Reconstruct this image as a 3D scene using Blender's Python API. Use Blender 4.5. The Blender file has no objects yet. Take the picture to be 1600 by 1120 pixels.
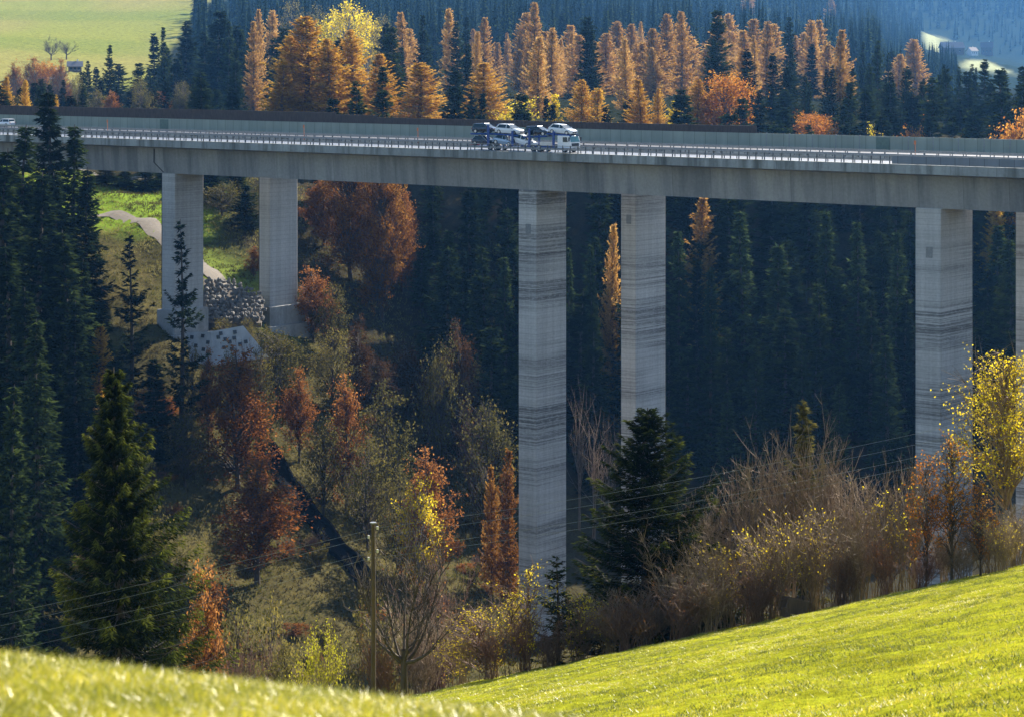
import bpy, math, random
import numpy as np
from mathutils import Vector

R = math.radians
SC = bpy.context.scene
COL = SC.collection
# ------------------------------------------------------------------ camera, world, sun, exposure
F, HY = 3600.0, 85.0            # focal length in photo pixels, row of the horizon in the photo
cam_d = bpy.data.cameras.new('camera'); cam = bpy.data.objects.new('camera', cam_d); COL.objects.link(cam)
cam.location = (0, 0, 0); cam.rotation_euler = (R(90), 0, 0)
cam_d.sensor_width = 36; cam_d.lens = 36 * F / 1600; cam_d.shift_y = -(560 - HY) / 1600
cam_d.clip_start = 0.2; cam_d.clip_end = 14000
cam_d.dof.use_dof = True; cam_d.dof.focus_distance = 300; cam_d.dof.aperture_fstop = 6.0
SC.camera = cam
SUN_AZ, SUN_EL = R(31), R(33)
w = bpy.data.worlds.new('World'); SC.world = w; w.use_nodes = True
nt = w.node_tree; bg = nt.nodes['Background']
sky = nt.nodes.new('ShaderNodeTexSky'); sky.sky_type = 'NISHITA'; sky.sun_disc = False
sky.sun_elevation = SUN_EL; sky.sun_rotation = SUN_AZ; sky.air_density = 1.0; sky.dust_density = 0.6; sky.ozone_density = 2.0
nt.links.new(sky.outputs[0], bg.inputs[0]); bg.inputs[1].default_value = 0.076
sd = bpy.data.lights.new('sun', 'SUN'); sun = bpy.data.objects.new('sun', sd); COL.objects.link(sun)
sd.energy = 5.0; sd.angle = R(0.5); sd.color = (1.0, 0.90, 0.76)
sv = Vector((math.sin(SUN_AZ) * math.cos(SUN_EL), math.cos(SUN_AZ) * math.cos(SUN_EL), math.sin(SUN_EL)))
sun.rotation_euler = sv.to_track_quat('Z', 'Y').to_euler()
SC.view_settings.view_transform = 'Standard'; SC.view_settings.look = 'None'
SC.view_settings.exposure = 1.52; SC.view_settings.gamma = 1
cy = SC.cycles
cy.max_bounces = 5; cy.diffuse_bounces = 2; cy.glossy_bounces = 2; cy.transmission_bounces = 3; cy.volume_bounces = 0; cy.transparent_max_bounces = 4
cy.use_denoising = True
try: cy.denoiser = 'OPENIMAGEDENOISE'
except Exception: pass
cy.sample_clamp_indirect = 4.0
HAZE_DENSITY = 0.000050
HAZE_COLOR = (0.15, 0.44, 1.0)
# ------------------------------------------------------------------ helpers
def P(px, py, d): return np.array([(px - 800) / F * d, d, -(py - HY) / F * d])
def nrm(a): return a / np.maximum(np.linalg.norm(a, axis=-1, keepdims=True), 1e-9)

class Geo:
    def __init__(s): s.v = []; s.f = []; s.c = []; s.n = 0
    def add(s, V, *faces, tone=0.5):
        V = np.asarray(V, float).reshape(-1, 3)
        s.v.append(V); s.c.append(np.broadcast_to(np.asarray(tone, float), (len(V),)).copy())
        for f in faces:
            f = np.asarray(f, int)
            if f.ndim == 1: f = f[None]
            if len(f): s.f.append(f + s.n)
        s.n += len(V); return s
    def merge(s, g):
        for v, c in zip(g.v, g.c): s.v.append(v); s.c.append(c)
        for f in g.f: s.f.append(f + s.n)
        s.n += g.n; return s
    def arrays(s): return np.concatenate(s.v), np.concatenate(s.c), s.f
    def box(s, c, size, rz=0, ry=0, tone=.5):
        h = np.array(size) / 2
        V = np.array([[x, y, z] for x in (-1, 1) for y in (-1, 1) for z in (-1, 1)]) * h
        if ry: cs, sn = math.cos(ry), math.sin(ry); V = np.stack([V[:, 0] * cs + V[:, 2] * sn, V[:, 1], -V[:, 0] * sn + V[:, 2] * cs], 1)
        if rz: cs, sn = math.cos(rz), math.sin(rz); V = np.stack([V[:, 0] * cs - V[:, 1] * sn, V[:, 0] * sn + V[:, 1] * cs, V[:, 2]], 1)
        return s.add(V + np.array(c), [[0, 1, 3, 2], [4, 6, 7, 5], [0, 4, 5, 1], [2, 3, 7, 6], [0, 2, 6, 4], [1, 5, 7, 3]], tone=tone)
    def prism(s, prof, y0, y1, inset=None, axis='y'):
        """outline (x,z) swept from y0 to y1; axis 'x': outline is (y,z) swept along x"""
        n = len(prof); p = np.array(prof, float)
        def ring(t, q):
            return np.stack([q[:, 0], np.full(n, t), q[:, 1]], 1) if axis == 'y' else np.stack([np.full(n, t), q[:, 0], q[:, 1]], 1)
        V = np.concatenate([ring(y0, p), ring(y1, p)])
        q = [[i, (i + 1) % n, n + (i + 1) % n, n + i] for i in range(n)]
        return s.add(V, q, np.arange(n)[::-1], np.arange(n) + n)
    def cyl(s, c, r, l, axis='y', n=16, r2=None):
        a = np.arange(n) / n * 2 * math.pi; r2 = r if r2 is None else r2
        o = []
        for t, rr in ((-l / 2, r), (l / 2, r2)):
            cs, sn, tt = rr * np.cos(a), rr * np.sin(a), np.full(n, t)
            o.append(np.stack({'y': (cs, tt, sn), 'x': (tt, cs, sn), 'z': (cs, sn, tt)}[axis], 1))
        i = np.arange(n); j = (i + 1) % n
        return s.add(np.concatenate(o) + np.array(c), np.stack([i, j, n + j, n + i], 1), i[::-1], i + n)
    def tubes(s, Pt, Rd, ns=3, tone=.5):
        Pt = np.asarray(Pt, float); Rd = np.asarray(Rd, float); m, k, _ = Pt.shape
        T = nrm(np.gradient(Pt, axis=1))
        ref = np.array([.31, .94, .13]); U = np.cross(T, ref); bad = np.linalg.norm(U, axis=-1) < .15
        U[bad] = np.cross(T[bad], np.array([.9, -.1, .4])); U = nrm(U); W = np.cross(T, U)
        a = np.arange(ns) / ns * 2 * math.pi
        V = Pt[:, :, None] + Rd[:, :, None, None] * (np.cos(a)[:, None] * U[:, :, None] + np.sin(a)[:, None] * W[:, :, None])
        b = np.arange(m)[:, None, None] * k * ns + np.arange(k - 1)[None, :, None] * ns; i = np.arange(ns); j = (i + 1) % ns
        q = np.stack([b + i, b + j, b + ns + j, b + ns + i], -1).reshape(-1, 4)
        tn = np.broadcast_to(np.asarray(tone, float).reshape(-1, 1), (m, k * ns)).reshape(-1)
        return s.add(V.reshape(-1, 3), q, tone=tn)
    def leaves(s, C, A, S, l, wd, tone):
        """diamond leaf faces: base C, long axis A, side axis S"""
        l = np.broadcast_to(l, (len(C),))[:, None]; wd = np.broadcast_to(wd, (len(C),))[:, None]
        m = C + A * l * .5
        V = np.stack([C, m + S * wd * .5, C + A * l, m - S * wd * .5], 1).reshape(-1, 3)
        return s.add(V, np.arange(len(C) * 4).reshape(-1, 4), tone=np.repeat(tone, 4))
    def mesh(s, name, mat, smooth=False, tone=True):
        V, c, f = s.arrays(); me = bpy.data.meshes.new(name)
        me.vertices.add(len(V)); me.vertices.foreach_set('co', V.astype(np.float32).ravel())
        idx = np.concatenate([a.ravel() for a in f]); tot = np.concatenate([np.full(len(a), a.shape[1]) for a in f])
        me.loops.add(len(idx)); me.loops.foreach_set('vertex_index', idx.astype(np.int32))
        me.polygons.add(len(tot)); me.polygons.foreach_set('loop_start', (np.cumsum(tot) - tot).astype(np.int32))
        me.polygons.foreach_set('use_smooth', np.full(len(tot), bool(smooth)))
        if tone: me.attributes.new('tone', 'FLOAT', 'POINT').data.foreach_set('value', c.astype(np.float32))
        me.update(calc_edges=True)
        for m in (mat if isinstance(mat, (list, tuple)) else [mat]): me.materials.append(m)
        return me
    def obj(s, name, mat, parent=None, **k):
        o = bpy.data.objects.new(name, s.mesh(name, mat, **k)); COL.objects.link(o)
        if parent: o.parent = parent
        return o

def bevel(o, wdt, seg=2):
    m = o.modifiers.new('bevel', 'BEVEL'); m.width = wdt; m.segments = seg; m.limit_method = 'ANGLE'; return o
def tag(o, label, cat, group=None):
    o['label'] = label; o['category'] = cat
    if group: o['group'] = group
    return o
def kind(o, k, label=None):
    o['kind'] = k
    if label: o['label'] = label
    return o
def empty(name, loc=(0, 0, 0), rz=0):
    o = bpy.data.objects.new(name, None); COL.objects.link(o); o.location = loc; o.rotation_euler = (0, 0, rz); o.empty_display_size = .5; return o
def link_copy(o, parent=None):
    c = o.copy(); COL.objects.link(c); c.parent = parent
    for ch in o.children: link_copy(ch, c)
    return c

# ------------------------------------------------------------------ materials
def newmat(name):
    m = bpy.data.materials.new(name); m.use_nodes = True; n = m.node_tree
    return m, n, n.nodes['Principled BSDF']
def node(n, t, **k):
    x = n.nodes.new(t)
    for a, b in k.items(): setattr(x, a, b)
    return x
def ramp(n, stops, src=None):
    r = n.nodes.new('ShaderNodeValToRGB'); e = r.color_ramp.elements
    while len(e) < len(stops): e.new(.5)
    for i, (p, c) in enumerate(stops): e[i].position = p; e[i].color = (*c, 1) if len(c) == 3 else c
    if src is not None: n.links.new(src, r.inputs[0])
    return r
def noise(n, scale, detail=4, rough=.6, vec=None, mapscale=None, coord='Object'):
    x = n.nodes.new('ShaderNodeTexNoise'); x.inputs['Scale'].default_value = scale; x.inputs['Detail'].default_value = detail; x.inputs['Roughness'].default_value = rough
    tc = n.nodes.new('ShaderNodeTexCoord'); src = tc.outputs[coord]
    if mapscale:
        mp = n.nodes.new('ShaderNodeMapping'); mp.inputs['Scale'].default_value = mapscale; n.links.new(src, mp.inputs[0]); src = mp.outputs[0]
    n.links.new(src, x.inputs['Vector']); return x
def mixc(n, a, b, fac, mode='MIX'):
    m = n.nodes.new('ShaderNodeMix'); m.data_type = 'RGBA'; m.blend_type = mode
    for sock, v in ((m.inputs[6], a), (m.inputs[7], b), (m.inputs[0], fac)):
        if hasattr(v, 'is_output') or hasattr(v, 'links'): n.links.new(v, sock)
        elif isinstance(v, (int, float)): sock.default_value = v
        else: sock.default_value = (*v, 1)
    return m.outputs[2]
def plain(name, col, rough=.6, metal=0, var=.25, scale=3.0, bump=0, spec=.5, coat=0):
    m, n, b = newmat(name)
    ns = noise(n, scale); r = ramp(n, [(.3, tuple(c * (1 - var) for c in col)), (.7, tuple(min(1, c * (1 + var * .6)) for c in col))], ns.outputs[0])
    n.links.new(r.outputs[0], b.inputs['Base Color']); b.inputs['Roughness'].default_value = rough; b.inputs['Metallic'].default_value = metal
    b.inputs['Specular IOR Level'].default_value = spec; b.inputs['Coat Weight'].default_value = coat
    if bump:
        bp = n.nodes.new('ShaderNodeBump'); bp.inputs['Strength'].default_value = bump; n.links.new(ns.outputs[0], bp.inputs['Height']); n.links.new(bp.outputs[0], b.inputs['Normal'])
    return m
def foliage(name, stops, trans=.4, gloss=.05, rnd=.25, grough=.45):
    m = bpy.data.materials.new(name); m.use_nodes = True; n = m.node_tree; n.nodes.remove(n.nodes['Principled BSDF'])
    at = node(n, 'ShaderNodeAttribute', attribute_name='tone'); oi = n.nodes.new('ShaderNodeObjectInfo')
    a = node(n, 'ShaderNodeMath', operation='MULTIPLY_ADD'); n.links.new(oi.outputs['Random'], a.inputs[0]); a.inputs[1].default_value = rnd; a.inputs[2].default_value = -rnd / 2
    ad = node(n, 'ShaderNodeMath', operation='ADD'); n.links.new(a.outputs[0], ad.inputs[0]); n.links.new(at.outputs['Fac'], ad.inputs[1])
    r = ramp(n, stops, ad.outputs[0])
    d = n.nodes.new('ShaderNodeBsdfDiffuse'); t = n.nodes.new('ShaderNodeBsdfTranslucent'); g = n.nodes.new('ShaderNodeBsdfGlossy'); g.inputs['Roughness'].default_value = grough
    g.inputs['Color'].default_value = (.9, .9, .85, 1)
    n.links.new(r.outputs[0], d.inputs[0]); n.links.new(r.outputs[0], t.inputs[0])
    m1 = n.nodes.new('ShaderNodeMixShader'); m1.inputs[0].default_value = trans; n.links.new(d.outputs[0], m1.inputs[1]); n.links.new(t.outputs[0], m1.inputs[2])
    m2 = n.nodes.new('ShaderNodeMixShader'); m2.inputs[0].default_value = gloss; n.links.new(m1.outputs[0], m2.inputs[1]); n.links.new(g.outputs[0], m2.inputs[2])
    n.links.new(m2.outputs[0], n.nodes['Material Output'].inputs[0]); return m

M = {}
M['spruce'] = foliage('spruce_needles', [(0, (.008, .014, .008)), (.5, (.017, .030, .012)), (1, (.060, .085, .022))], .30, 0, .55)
M['spruce_fg'] = foliage('sunlit_tip_spruce_needles', [(0, (.006, .012, .005)), (.5, (.022, .034, .008)), (1, (.17, .185, .03))], .42, .0)  # brightest stop paints sunlight on the needle tips
M['larch'] = foliage('golden_larch_needles', [(0, (.30, .14, .018)), (.5, (.62, .36, .045)), (1, (.80, .55, .10))], .50, 0, .5)
M['larch_pale'] = foliage('pale_larch_needles', [(0, (.34, .19, .05)), (.5, (.56, .33, .085)), (1, (.74, .50, .17))], .50, 0, .5)
M['amber'] = foliage('amber_beech_leaves', [(0, (.10, .040, .010)), (.5, (.27, .115, .020)), (1, (.50, .29, .06))], .45, 0, .3)
M['spruce_light'] = foliage('lighter_spruce_needles', [(0, (.016, .028, .012)), (.5, (.034, .056, .022)), (1, (.10, .14, .04))], .35, 0, .3)
M['rust'] = foliage('rusty_beech_leaves', [(0, (.12, .045, .012)), (.5, (.30, .115, .028)), (1, (.50, .24, .07))], .45, 0, .4)
M['orange'] = foliage('orange_leaves', [(0, (.22, .07, .012)), (.5, (.48, .17, .02)), (1, (.68, .36, .05))], .5, 0, .3)
M['yellow'] = foliage('yellow_leaves', [(0, (.46, .32, .02)), (.5, (.76, .58, .022)), (1, (.85, .72, .06))], .5, 0, .2)
M['olive'] = foliage('olive_leaves', [(0, (.04, .042, .012)), (.5, (.12, .11, .03)), (1, (.27, .22, .06))], .4, 0, .4)
M['dry_grass'] = foliage('slope_grass', [(0, (.045, .035, .018)), (.35, (.075, .065, .022)), (.65, (.12, .125, .03)), (1, (.30, .26, .09))], .35, 0, 0)
M['grass'] = foliage('meadow_grass', [(0, (.085, .11, .014)), (.40, (.33, .335, .028)), (.75, (.58, .50, .05)), (.93, (.64, .56, .05)), (1, (.9, .85, .6))], .45, .06, 0, .35)  # last stop near white, a painted glint on single blades
def barkmat(name, a, b):
    m, n, bs = newmat(name); ns = noise(n, 6, mapscale=(1, 1, .2)); r = ramp(n, [(.3, a), (.7, b)], ns.outputs[0])
    n.links.new(r.outputs[0], bs.inputs['Base Color']); bs.inputs['Roughness'].default_value = .85; return m
M['bark'] = barkmat('grey_bark', (.035, .026, .02), (.11, .085, .065))
M['twig'] = barkmat('shrub_twigs', (.11, .074, .046), (.36, .262, .175))
M['twig_red'] = barkmat('reddish_twigs', (.08, .04, .03), (.22, .13, .09))
M['birch_bark'] = barkmat('pale_bark', (.16, .14, .12), (.38, .35, .32))

def concrete(name, base, stain, zs, thr, xs=.05, fine=True, lines=0, stains=1.0):
    m, n, b = newmat(name); oi = n.nodes.new('ShaderNodeObjectInfo')
    wv_ = node(n, 'ShaderNodeMath', operation='MULTIPLY'); n.links.new(oi.outputs['Random'], wv_.inputs[0]); wv_.inputs[1].default_value = 60
    def ns4(*a, **k):
        q = noise(n, *a, **k); q.noise_dimensions = '4D'; n.links.new(wv_.outputs[0], q.inputs['W']); return q
    c = ns4(.12, 3, .5); big = ramp(n, [(.3, tuple(x * .86 for x in base)), (.7, tuple(x * 1.08 for x in base))], c.outputs[0]); col = big.outputs[0]
    if lines:   # poured lifts: crisp level streaks gathered in dark belts
        belt = ramp(n, [(.44, (.12, .12, .12)), (.60, (.9, .9, .9))], ns4(1.0, 2, .5, mapscale=(.02, .02, .16)).outputs[0])
        for sc_, t0, t1, amt, xx in ((2.2, .45, .55, .85, .015), (6.5, .46, .56, .80, .05), (.9, .48, .62, .40, .01)):
            st = ramp(n, [(t0, (0, 0, 0)), (t1, (1, 1, 1))], ns4(1.0, 4, .7, mapscale=(xx, xx, sc_)).outputs[0])
            mm = node(n, 'ShaderNodeMath', operation='MULTIPLY'); n.links.new(st.outputs[0], mm.inputs[0]); n.links.new(belt.outputs[0], mm.inputs[1])
            dash = ramp(n, [(.36, (.25, .25, .25)), (.52, (1, 1, 1))], ns4(1.0, 3, .7, mapscale=(1.1, 1.1, sc_ * 2)).outputs[0])
            m3 = node(n, 'ShaderNodeMath', operation='MULTIPLY'); n.links.new(mm.outputs[0], m3.inputs[0]); n.links.new(dash.outputs[0], m3.inputs[1])
            m2 = node(n, 'ShaderNodeMath', operation='MULTIPLY'); n.links.new(m3.outputs[0], m2.inputs[0]); m2.inputs[1].default_value = amt * stains
            col = mixc(n, col, stain, m2.outputs[0])
        tc = n.nodes.new('ShaderNodeTexCoord')
        wv = n.nodes.new('ShaderNodeTexWave'); wv.wave_type = 'BANDS'; wv.bands_direction = 'Z'; wv.inputs['Scale'].default_value = lines; wv.inputs['Distortion'].default_value = .15
        n.links.new(tc.outputs['Object'], wv.inputs['Vector']); wr = ramp(n, [(0, (.70, .70, .70)), (.05, (1, 1, 1))], wv.outputs[0]); col = mixc(n, col, wr.outputs[0], .7, 'MULTIPLY')
        vs = ramp(n, [(.40, (.86, .86, .86)), (.55, (1, 1, 1))], ns4(1.0, 3, .6, mapscale=(1.6, 1.6, .02)).outputs[0]); col = mixc(n, col, vs.outputs[0], .8, 'MULTIPLY')
    else:       # rain streaks
        a = ns4(1.0, 5, .62, mapscale=(xs, xs, zs)); r = ramp(n, [(thr - .08, (0, 0, 0)), (thr + .13, (1, 1, 1))], a.outputs[0]); col = mixc(n, col, stain, r.outputs[0])
        tc = n.nodes.new('ShaderNodeTexCoord'); sx = n.nodes.new('ShaderNodeSeparateXYZ'); n.links.new(tc.outputs['Object'], sx.inputs[0])
        dv = node(n, 'ShaderNodeMath', operation='DIVIDE'); n.links.new(sx.outputs[0], dv.inputs[0]); dv.inputs[1].default_value = 6.3
        fl = node(n, 'ShaderNodeMath', operation='FLOOR'); n.links.new(dv.outputs[0], fl.inputs[0]); wn = n.nodes.new('ShaderNodeTexWhiteNoise'); wn.noise_dimensions = '1D'; n.links.new(fl.outputs[0], wn.inputs['W'])
        sr = ramp(n, [(0, (.80, .80, .80)), (1, (1.08, 1.08, 1.08))], wn.outputs['Value']); col = mixc(n, col, sr.outputs[0], 1.0, 'MULTIPLY')
        fc = node(n, 'ShaderNodeMath', operation='FRACT'); n.links.new(dv.outputs[0], fc.inputs[0]); jr = ramp(n, [(0, (.6, .6, .6)), (.025, (1, 1, 1))], fc.outputs[0]); col = mixc(n, col, jr.outputs[0], .8, 'MULTIPLY')
    fr = ramp(n, [(.35, (.84, .84, .84)), (.7, (1.06, 1.06, 1.06))], noise(n, 2.5, 5, .7).outputs[0]); col = mixc(n, col, fr.outputs[0], 1.0, 'MULTIPLY')
    n.links.new(col, b.inputs['Base Color']); b.inputs['Roughness'].default_value = .85; b.inputs['Specular IOR Level'].default_value = .25; return m
M['pier'] = concrete('board_marked_concrete', (.61, .60, .585), (.11, .105, .10), .42, .44, .03, lines=.42)
M['pier_clean'] = concrete('paler_board_marked_concrete', (.55, .545, .535), (.20, .195, .19), .42, .44, .03, lines=.42, stains=.42)
M['girder'] = concrete('girder_concrete', (.36, .352, .335), (.20, .20, .20), .03, .5, .45)
M['beam'] = concrete('edge_beam_concrete', (.36, .375, .36), (.12, .12, .10), .05, .55, .6)
M['footing'] = concrete('footing_concrete', (.42, .42, .41), (.2, .2, .19), .1, .55, .3)
M['shotcrete'] = plain('anchor_wall_concrete', (.52, .53, .54), .8, var=.25, scale=.8)
M['asphalt'] = plain('asphalt', (.10, .10, .105), .42, var=.25, scale=1.2)
M['white_paint'] = plain('road_marking_paint', (.75, .75, .73), .5, var=.1)
M['galv'] = plain('galvanised_steel', (.22, .23, .24), .5, metal=.6, var=.2)
M['darksteel'] = plain('dark_steel', (.07, .075, .08), .55, metal=.3, var=.2)
M['rubber'] = plain('black_rubber', (.018, .018, .02), .7, var=.2)
M['blue'] = plain('blue_vehicle_paint', (.008, .05, .24), .4, var=.1)
M['white'] = plain('white_vehicle_paint', (.78, .79, .80), .25, var=.04, coat=.5)
M['silver'] = plain('silver_blue_paint', (.38, .47, .58), .28, metal=.3, var=.05, coat=.5)
M['black'] = plain('black_car_paint', (.012, .014, .02), .2, var=.1, coat=.6)
M['glass'] = plain('dark_glass', (.012, .03, .035), .06, var=.1)
M['teal_glass'] = plain('windscreen_glass', (.03, .14, .14), .06, var=.1)
M['lamp'] = plain('headlamp_lens', (.75, .77, .8), .1, var=.05)
M['tail'] = plain('tail_lamp_lens', (.35, .01, .01), .2, var=.05)
M['alu'] = plain('alloy_rim', (.5, .5, .52), .35, metal=.7, var=.1)
M['timber'] = barkmat('dark_timber', (.025, .017, .013), (.075, .05, .038))
M['pole'] = barkmat('brown_pole_wood', (.04, .028, .02), (.11, .075, .052))
M['orange_paint'] = plain('orange_marker_paint', (.6, .16, .03), .5)
M['wall_white'] = plain('white_render', (.72, .72, .70), .8, var=.08)
M['roof_grey'] = plain('grey_roof', (.12, .13, .15), .7, var=.2)
M['roof_brown'] = plain('brown_roof', (.10, .065, .05), .75, var=.25)
M['wood_wall'] = barkmat('weathered_boards', (.06, .04, .03), (.15, .10, .07))
M['rock'] = plain('boulder_stone', (.17, .16, .145), .85, var=.45, scale=.7)
M['gravel'] = plain('gravel', (.15, .128, .10), .9, var=.25, scale=1.5)
M['porcelain'] = plain('insulator', (.55, .53, .5), .3)
def panelmat(name, c0, c1, w_):
    m, n, b = newmat(name)
    br = n.nodes.new('ShaderNodeTexBrick'); br.offset = 0; br.inputs['Scale'].default_value = 1; br.inputs['Brick Width'].default_value = w_; br.inputs['Row Height'].default_value = 2.3
    br.inputs['Mortar Size'].default_value = .05; br.inputs['Color1'].default_value = (*c0, 1); br.inputs['Color2'].default_value = (*c1, 1); br.inputs['Mortar'].default_value = (*(x * .55 for x in c0), 1)
    tc = n.nodes.new('ShaderNodeTexCoord'); sp = n.nodes.new('ShaderNodeSeparateXYZ'); cb = n.nodes.new('ShaderNodeCombineXYZ')
    n.links.new(tc.outputs['Object'], sp.inputs[0]); n.links.new(sp.outputs[0], cb.inputs[0]); n.links.new(sp.outputs[2], cb.inputs[1]); n.links.new(cb.outputs[0], br.inputs[0])
    ns = noise(n, .5, 4, mapscale=(1, 1, .25)); rr = ramp(n, [(.3, (.8, .8, .8)), (.7, (1.08, 1.08, 1.08))], ns.outputs[0])
    n.links.new(mixc(n, br.outputs[0], rr.outputs[0], 1.0, 'MULTIPLY'), b.inputs['Base Color']); b.inputs['Roughness'].default_value = .6; return m
M['green_panel'] = panelmat('pale_green_panels', (.25, .285, .235), (.225, .262, .215), 2.0)
M['grey_panel'] = panelmat('grey_parapet_panels', (.16, .18, .21), (.19, .21, .24), 2.0)

# ------------------------------------------------------------------ terrain
def base_d(px, py, d0=560., d1=6000.):
    '''distance at which the ground is first seen in that direction'''
    d = np.linspace(d0, d1, 1500); q = HY - F * gz((px - 800) / F * d, d) / d; k = np.where(q <= py)[0]; return float(d[k[0]]) if len(k) else d1
def smooth(a, b, x): t = np.clip((x - a) / (b - a), 0, 1); return t * t * (3 - 2 * t)
def near_z(x, y):
    plane = -1.6 - .255 * y + .212 * x
    knoll = -1.075 - .0164 * y * np.abs(y) - .116 * (x + 1.73)
    k = .5; h = np.clip(.5 + .5 * (knoll - plane) / k, 0, 1)
    return plane * (1 - h) + knoll * h + k * h * (1 - h)
CP = []
for yy, row in {
    112: [(-140, -60), (-60, -42.9), (-25, -35.5), (0, -30.2), (25, -24.9), (60, -17.4), (130, -2)],
    132: [(-120, -62), (-60, -53), (-25, -46), (0, -39), (25, -34), (60, -26), (130, -8)],
    168: [(-120, -66), (-60, -63), (-20, -62), (10, -57), (40, -50), (85, -38), (150, -15)],
    225: [(-140, -64), (-60, -75), (-20, -80), (15, -80), (50, -70), (100, -50), (170, -25)],
    285: [(-170, -44), (-110, -58), (-60, -72), (-25, -80), (10, -85), (54, -73), (110, -56), (180, -35)],
    330: [(-170, -28), (-130, -38), (-75, -56), (-42, -68), (-21, -76), (5, -85), (40, -83), (90, -72), (180, -48)],
    368: [(-90, -44), (-53, -48.5), (-36, -61), (-15, -77)],
    396: [(-140, -20), (-100, -32), (-60, -42), (-47, -42), (-36, -52), (-11, -74), (25, -80), (80, -73), (140, -60)],
    430: [(-150, -13.5), (-105, -21), (-71, -31.5), (-50, -33), (-35, -42), (-15, -60), (30, -66), (90, -62), (200, -45)],
    462: [(-150, -14), (-77, -26.5), (-45, -28), (-10, -42), (40, -47), (100, -46), (220, -35)],
    490: [(-170, -16), (-90, -23), (-40, -23), (0, -26), (50, -28), (110, -28), (230, -25)],
    540: [(-200, -18), (-100, -21), (0, -17), (60, -18), (130, -20), (260, -20)],
    690: [(-330, -10), (-160, -19), (0, -12), (100, -14), (180, -20), (330, -15)],
    820: [(-380, 10), (-180, -6), (-60, -6), (60, -6), (200, -20), (400, -10)],
    1000: [(-480, 30), (-250, 11), (-100, 14), (60, 8), (220, -15), (480, 0)],
    1250: [(-600, 60), (-300, 32), (-100, 45), (120, 35), (270, -10), (600, 10)],
    1450: [(-650, 90), (-250, 65), (0, 80), (200, 45), (285, 2), (330, -8), (650, 40)],
    1700: [(-800, 130), (-200, 110), (200, 85), (370, 45), (800, 80)],
    2100: [(-900, 180), (0, 175), (500, 130), (900, 150)],
    2700: [(-1300, 240), (0, 240), (1300, 240)]}.items():
    CP += [(x, yy, z) for x, z in row]
FX, FV = [-1e4, 540, 750, 3000], [-1e4, 540, 939, 7689]
def fy(y): return np.interp(y, FX, FV)
def fyi(y): return np.interp(y, FV, FX)
CP = np.array(CP, float); _k = fy(CP[:, 1]) / CP[:, 1]; CP *= _k[:, None]; CPs = CP[:, :2] / 100
def _phi(d2): return .5 * d2 * np.log(d2 + 1e-9)
def _solve():
    n = len(CP); d2 = ((CPs[:, None] - CPs[None]) ** 2).sum(-1); A = np.zeros((n + 3, n + 3))
    A[:n, :n] = _phi(d2) + np.eye(n) * .02; A[:n, n] = 1; A[n, :n] = 1; A[:n, n + 1:] = CPs; A[n + 1:, :n] = CPs.T
    return np.linalg.solve(A, np.concatenate([CP[:, 2], [0, 0, 0]]))
TW = _solve()
def far_z(x, y):
    q = np.stack([np.ravel(x), np.ravel(y)], 1) / 100; out = np.zeros(len(q)); n = len(CP)
    for i in range(0, len(q), 20000):
        s = q[i:i + 20000]; out[i:i + 20000] = _phi(((s[:, None] - CPs[None]) ** 2).sum(-1)) @ TW[:n] + TW[n] + s @ TW[n + 1:]
    return out.reshape(np.shape(x))
EDGE0, EDGE1 = 112.0, 126.0
def gz(x, y):
    x = np.asarray(x, float); y = np.asarray(y, float); wgt = smooth(EDGE0, EDGE1, y)
    z = near_z(x, np.minimum(y, 160)) * (1 - wgt) + far_z(x, np.maximum(y, 105)) * wgt
    z = z + (1 - wgt) * smooth(9, 16, y) * (.035 * np.sin(2.1 * x + 1.5 * np.sin(.7 * y)) + .03 * np.sin(1.9 * y + 1.1 * np.sin(1.3 * x)) + .05 * np.sin(.5 * x - .6 * y + np.sin(.3 * y)))
    return z + wgt * (.5 * np.sin(x * .31 + y * .17) + .35 * np.sin(x * .73 - y * .41))
def g1(x, y): return float(gz(np.array([x]), np.array([y]))[0])

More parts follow.
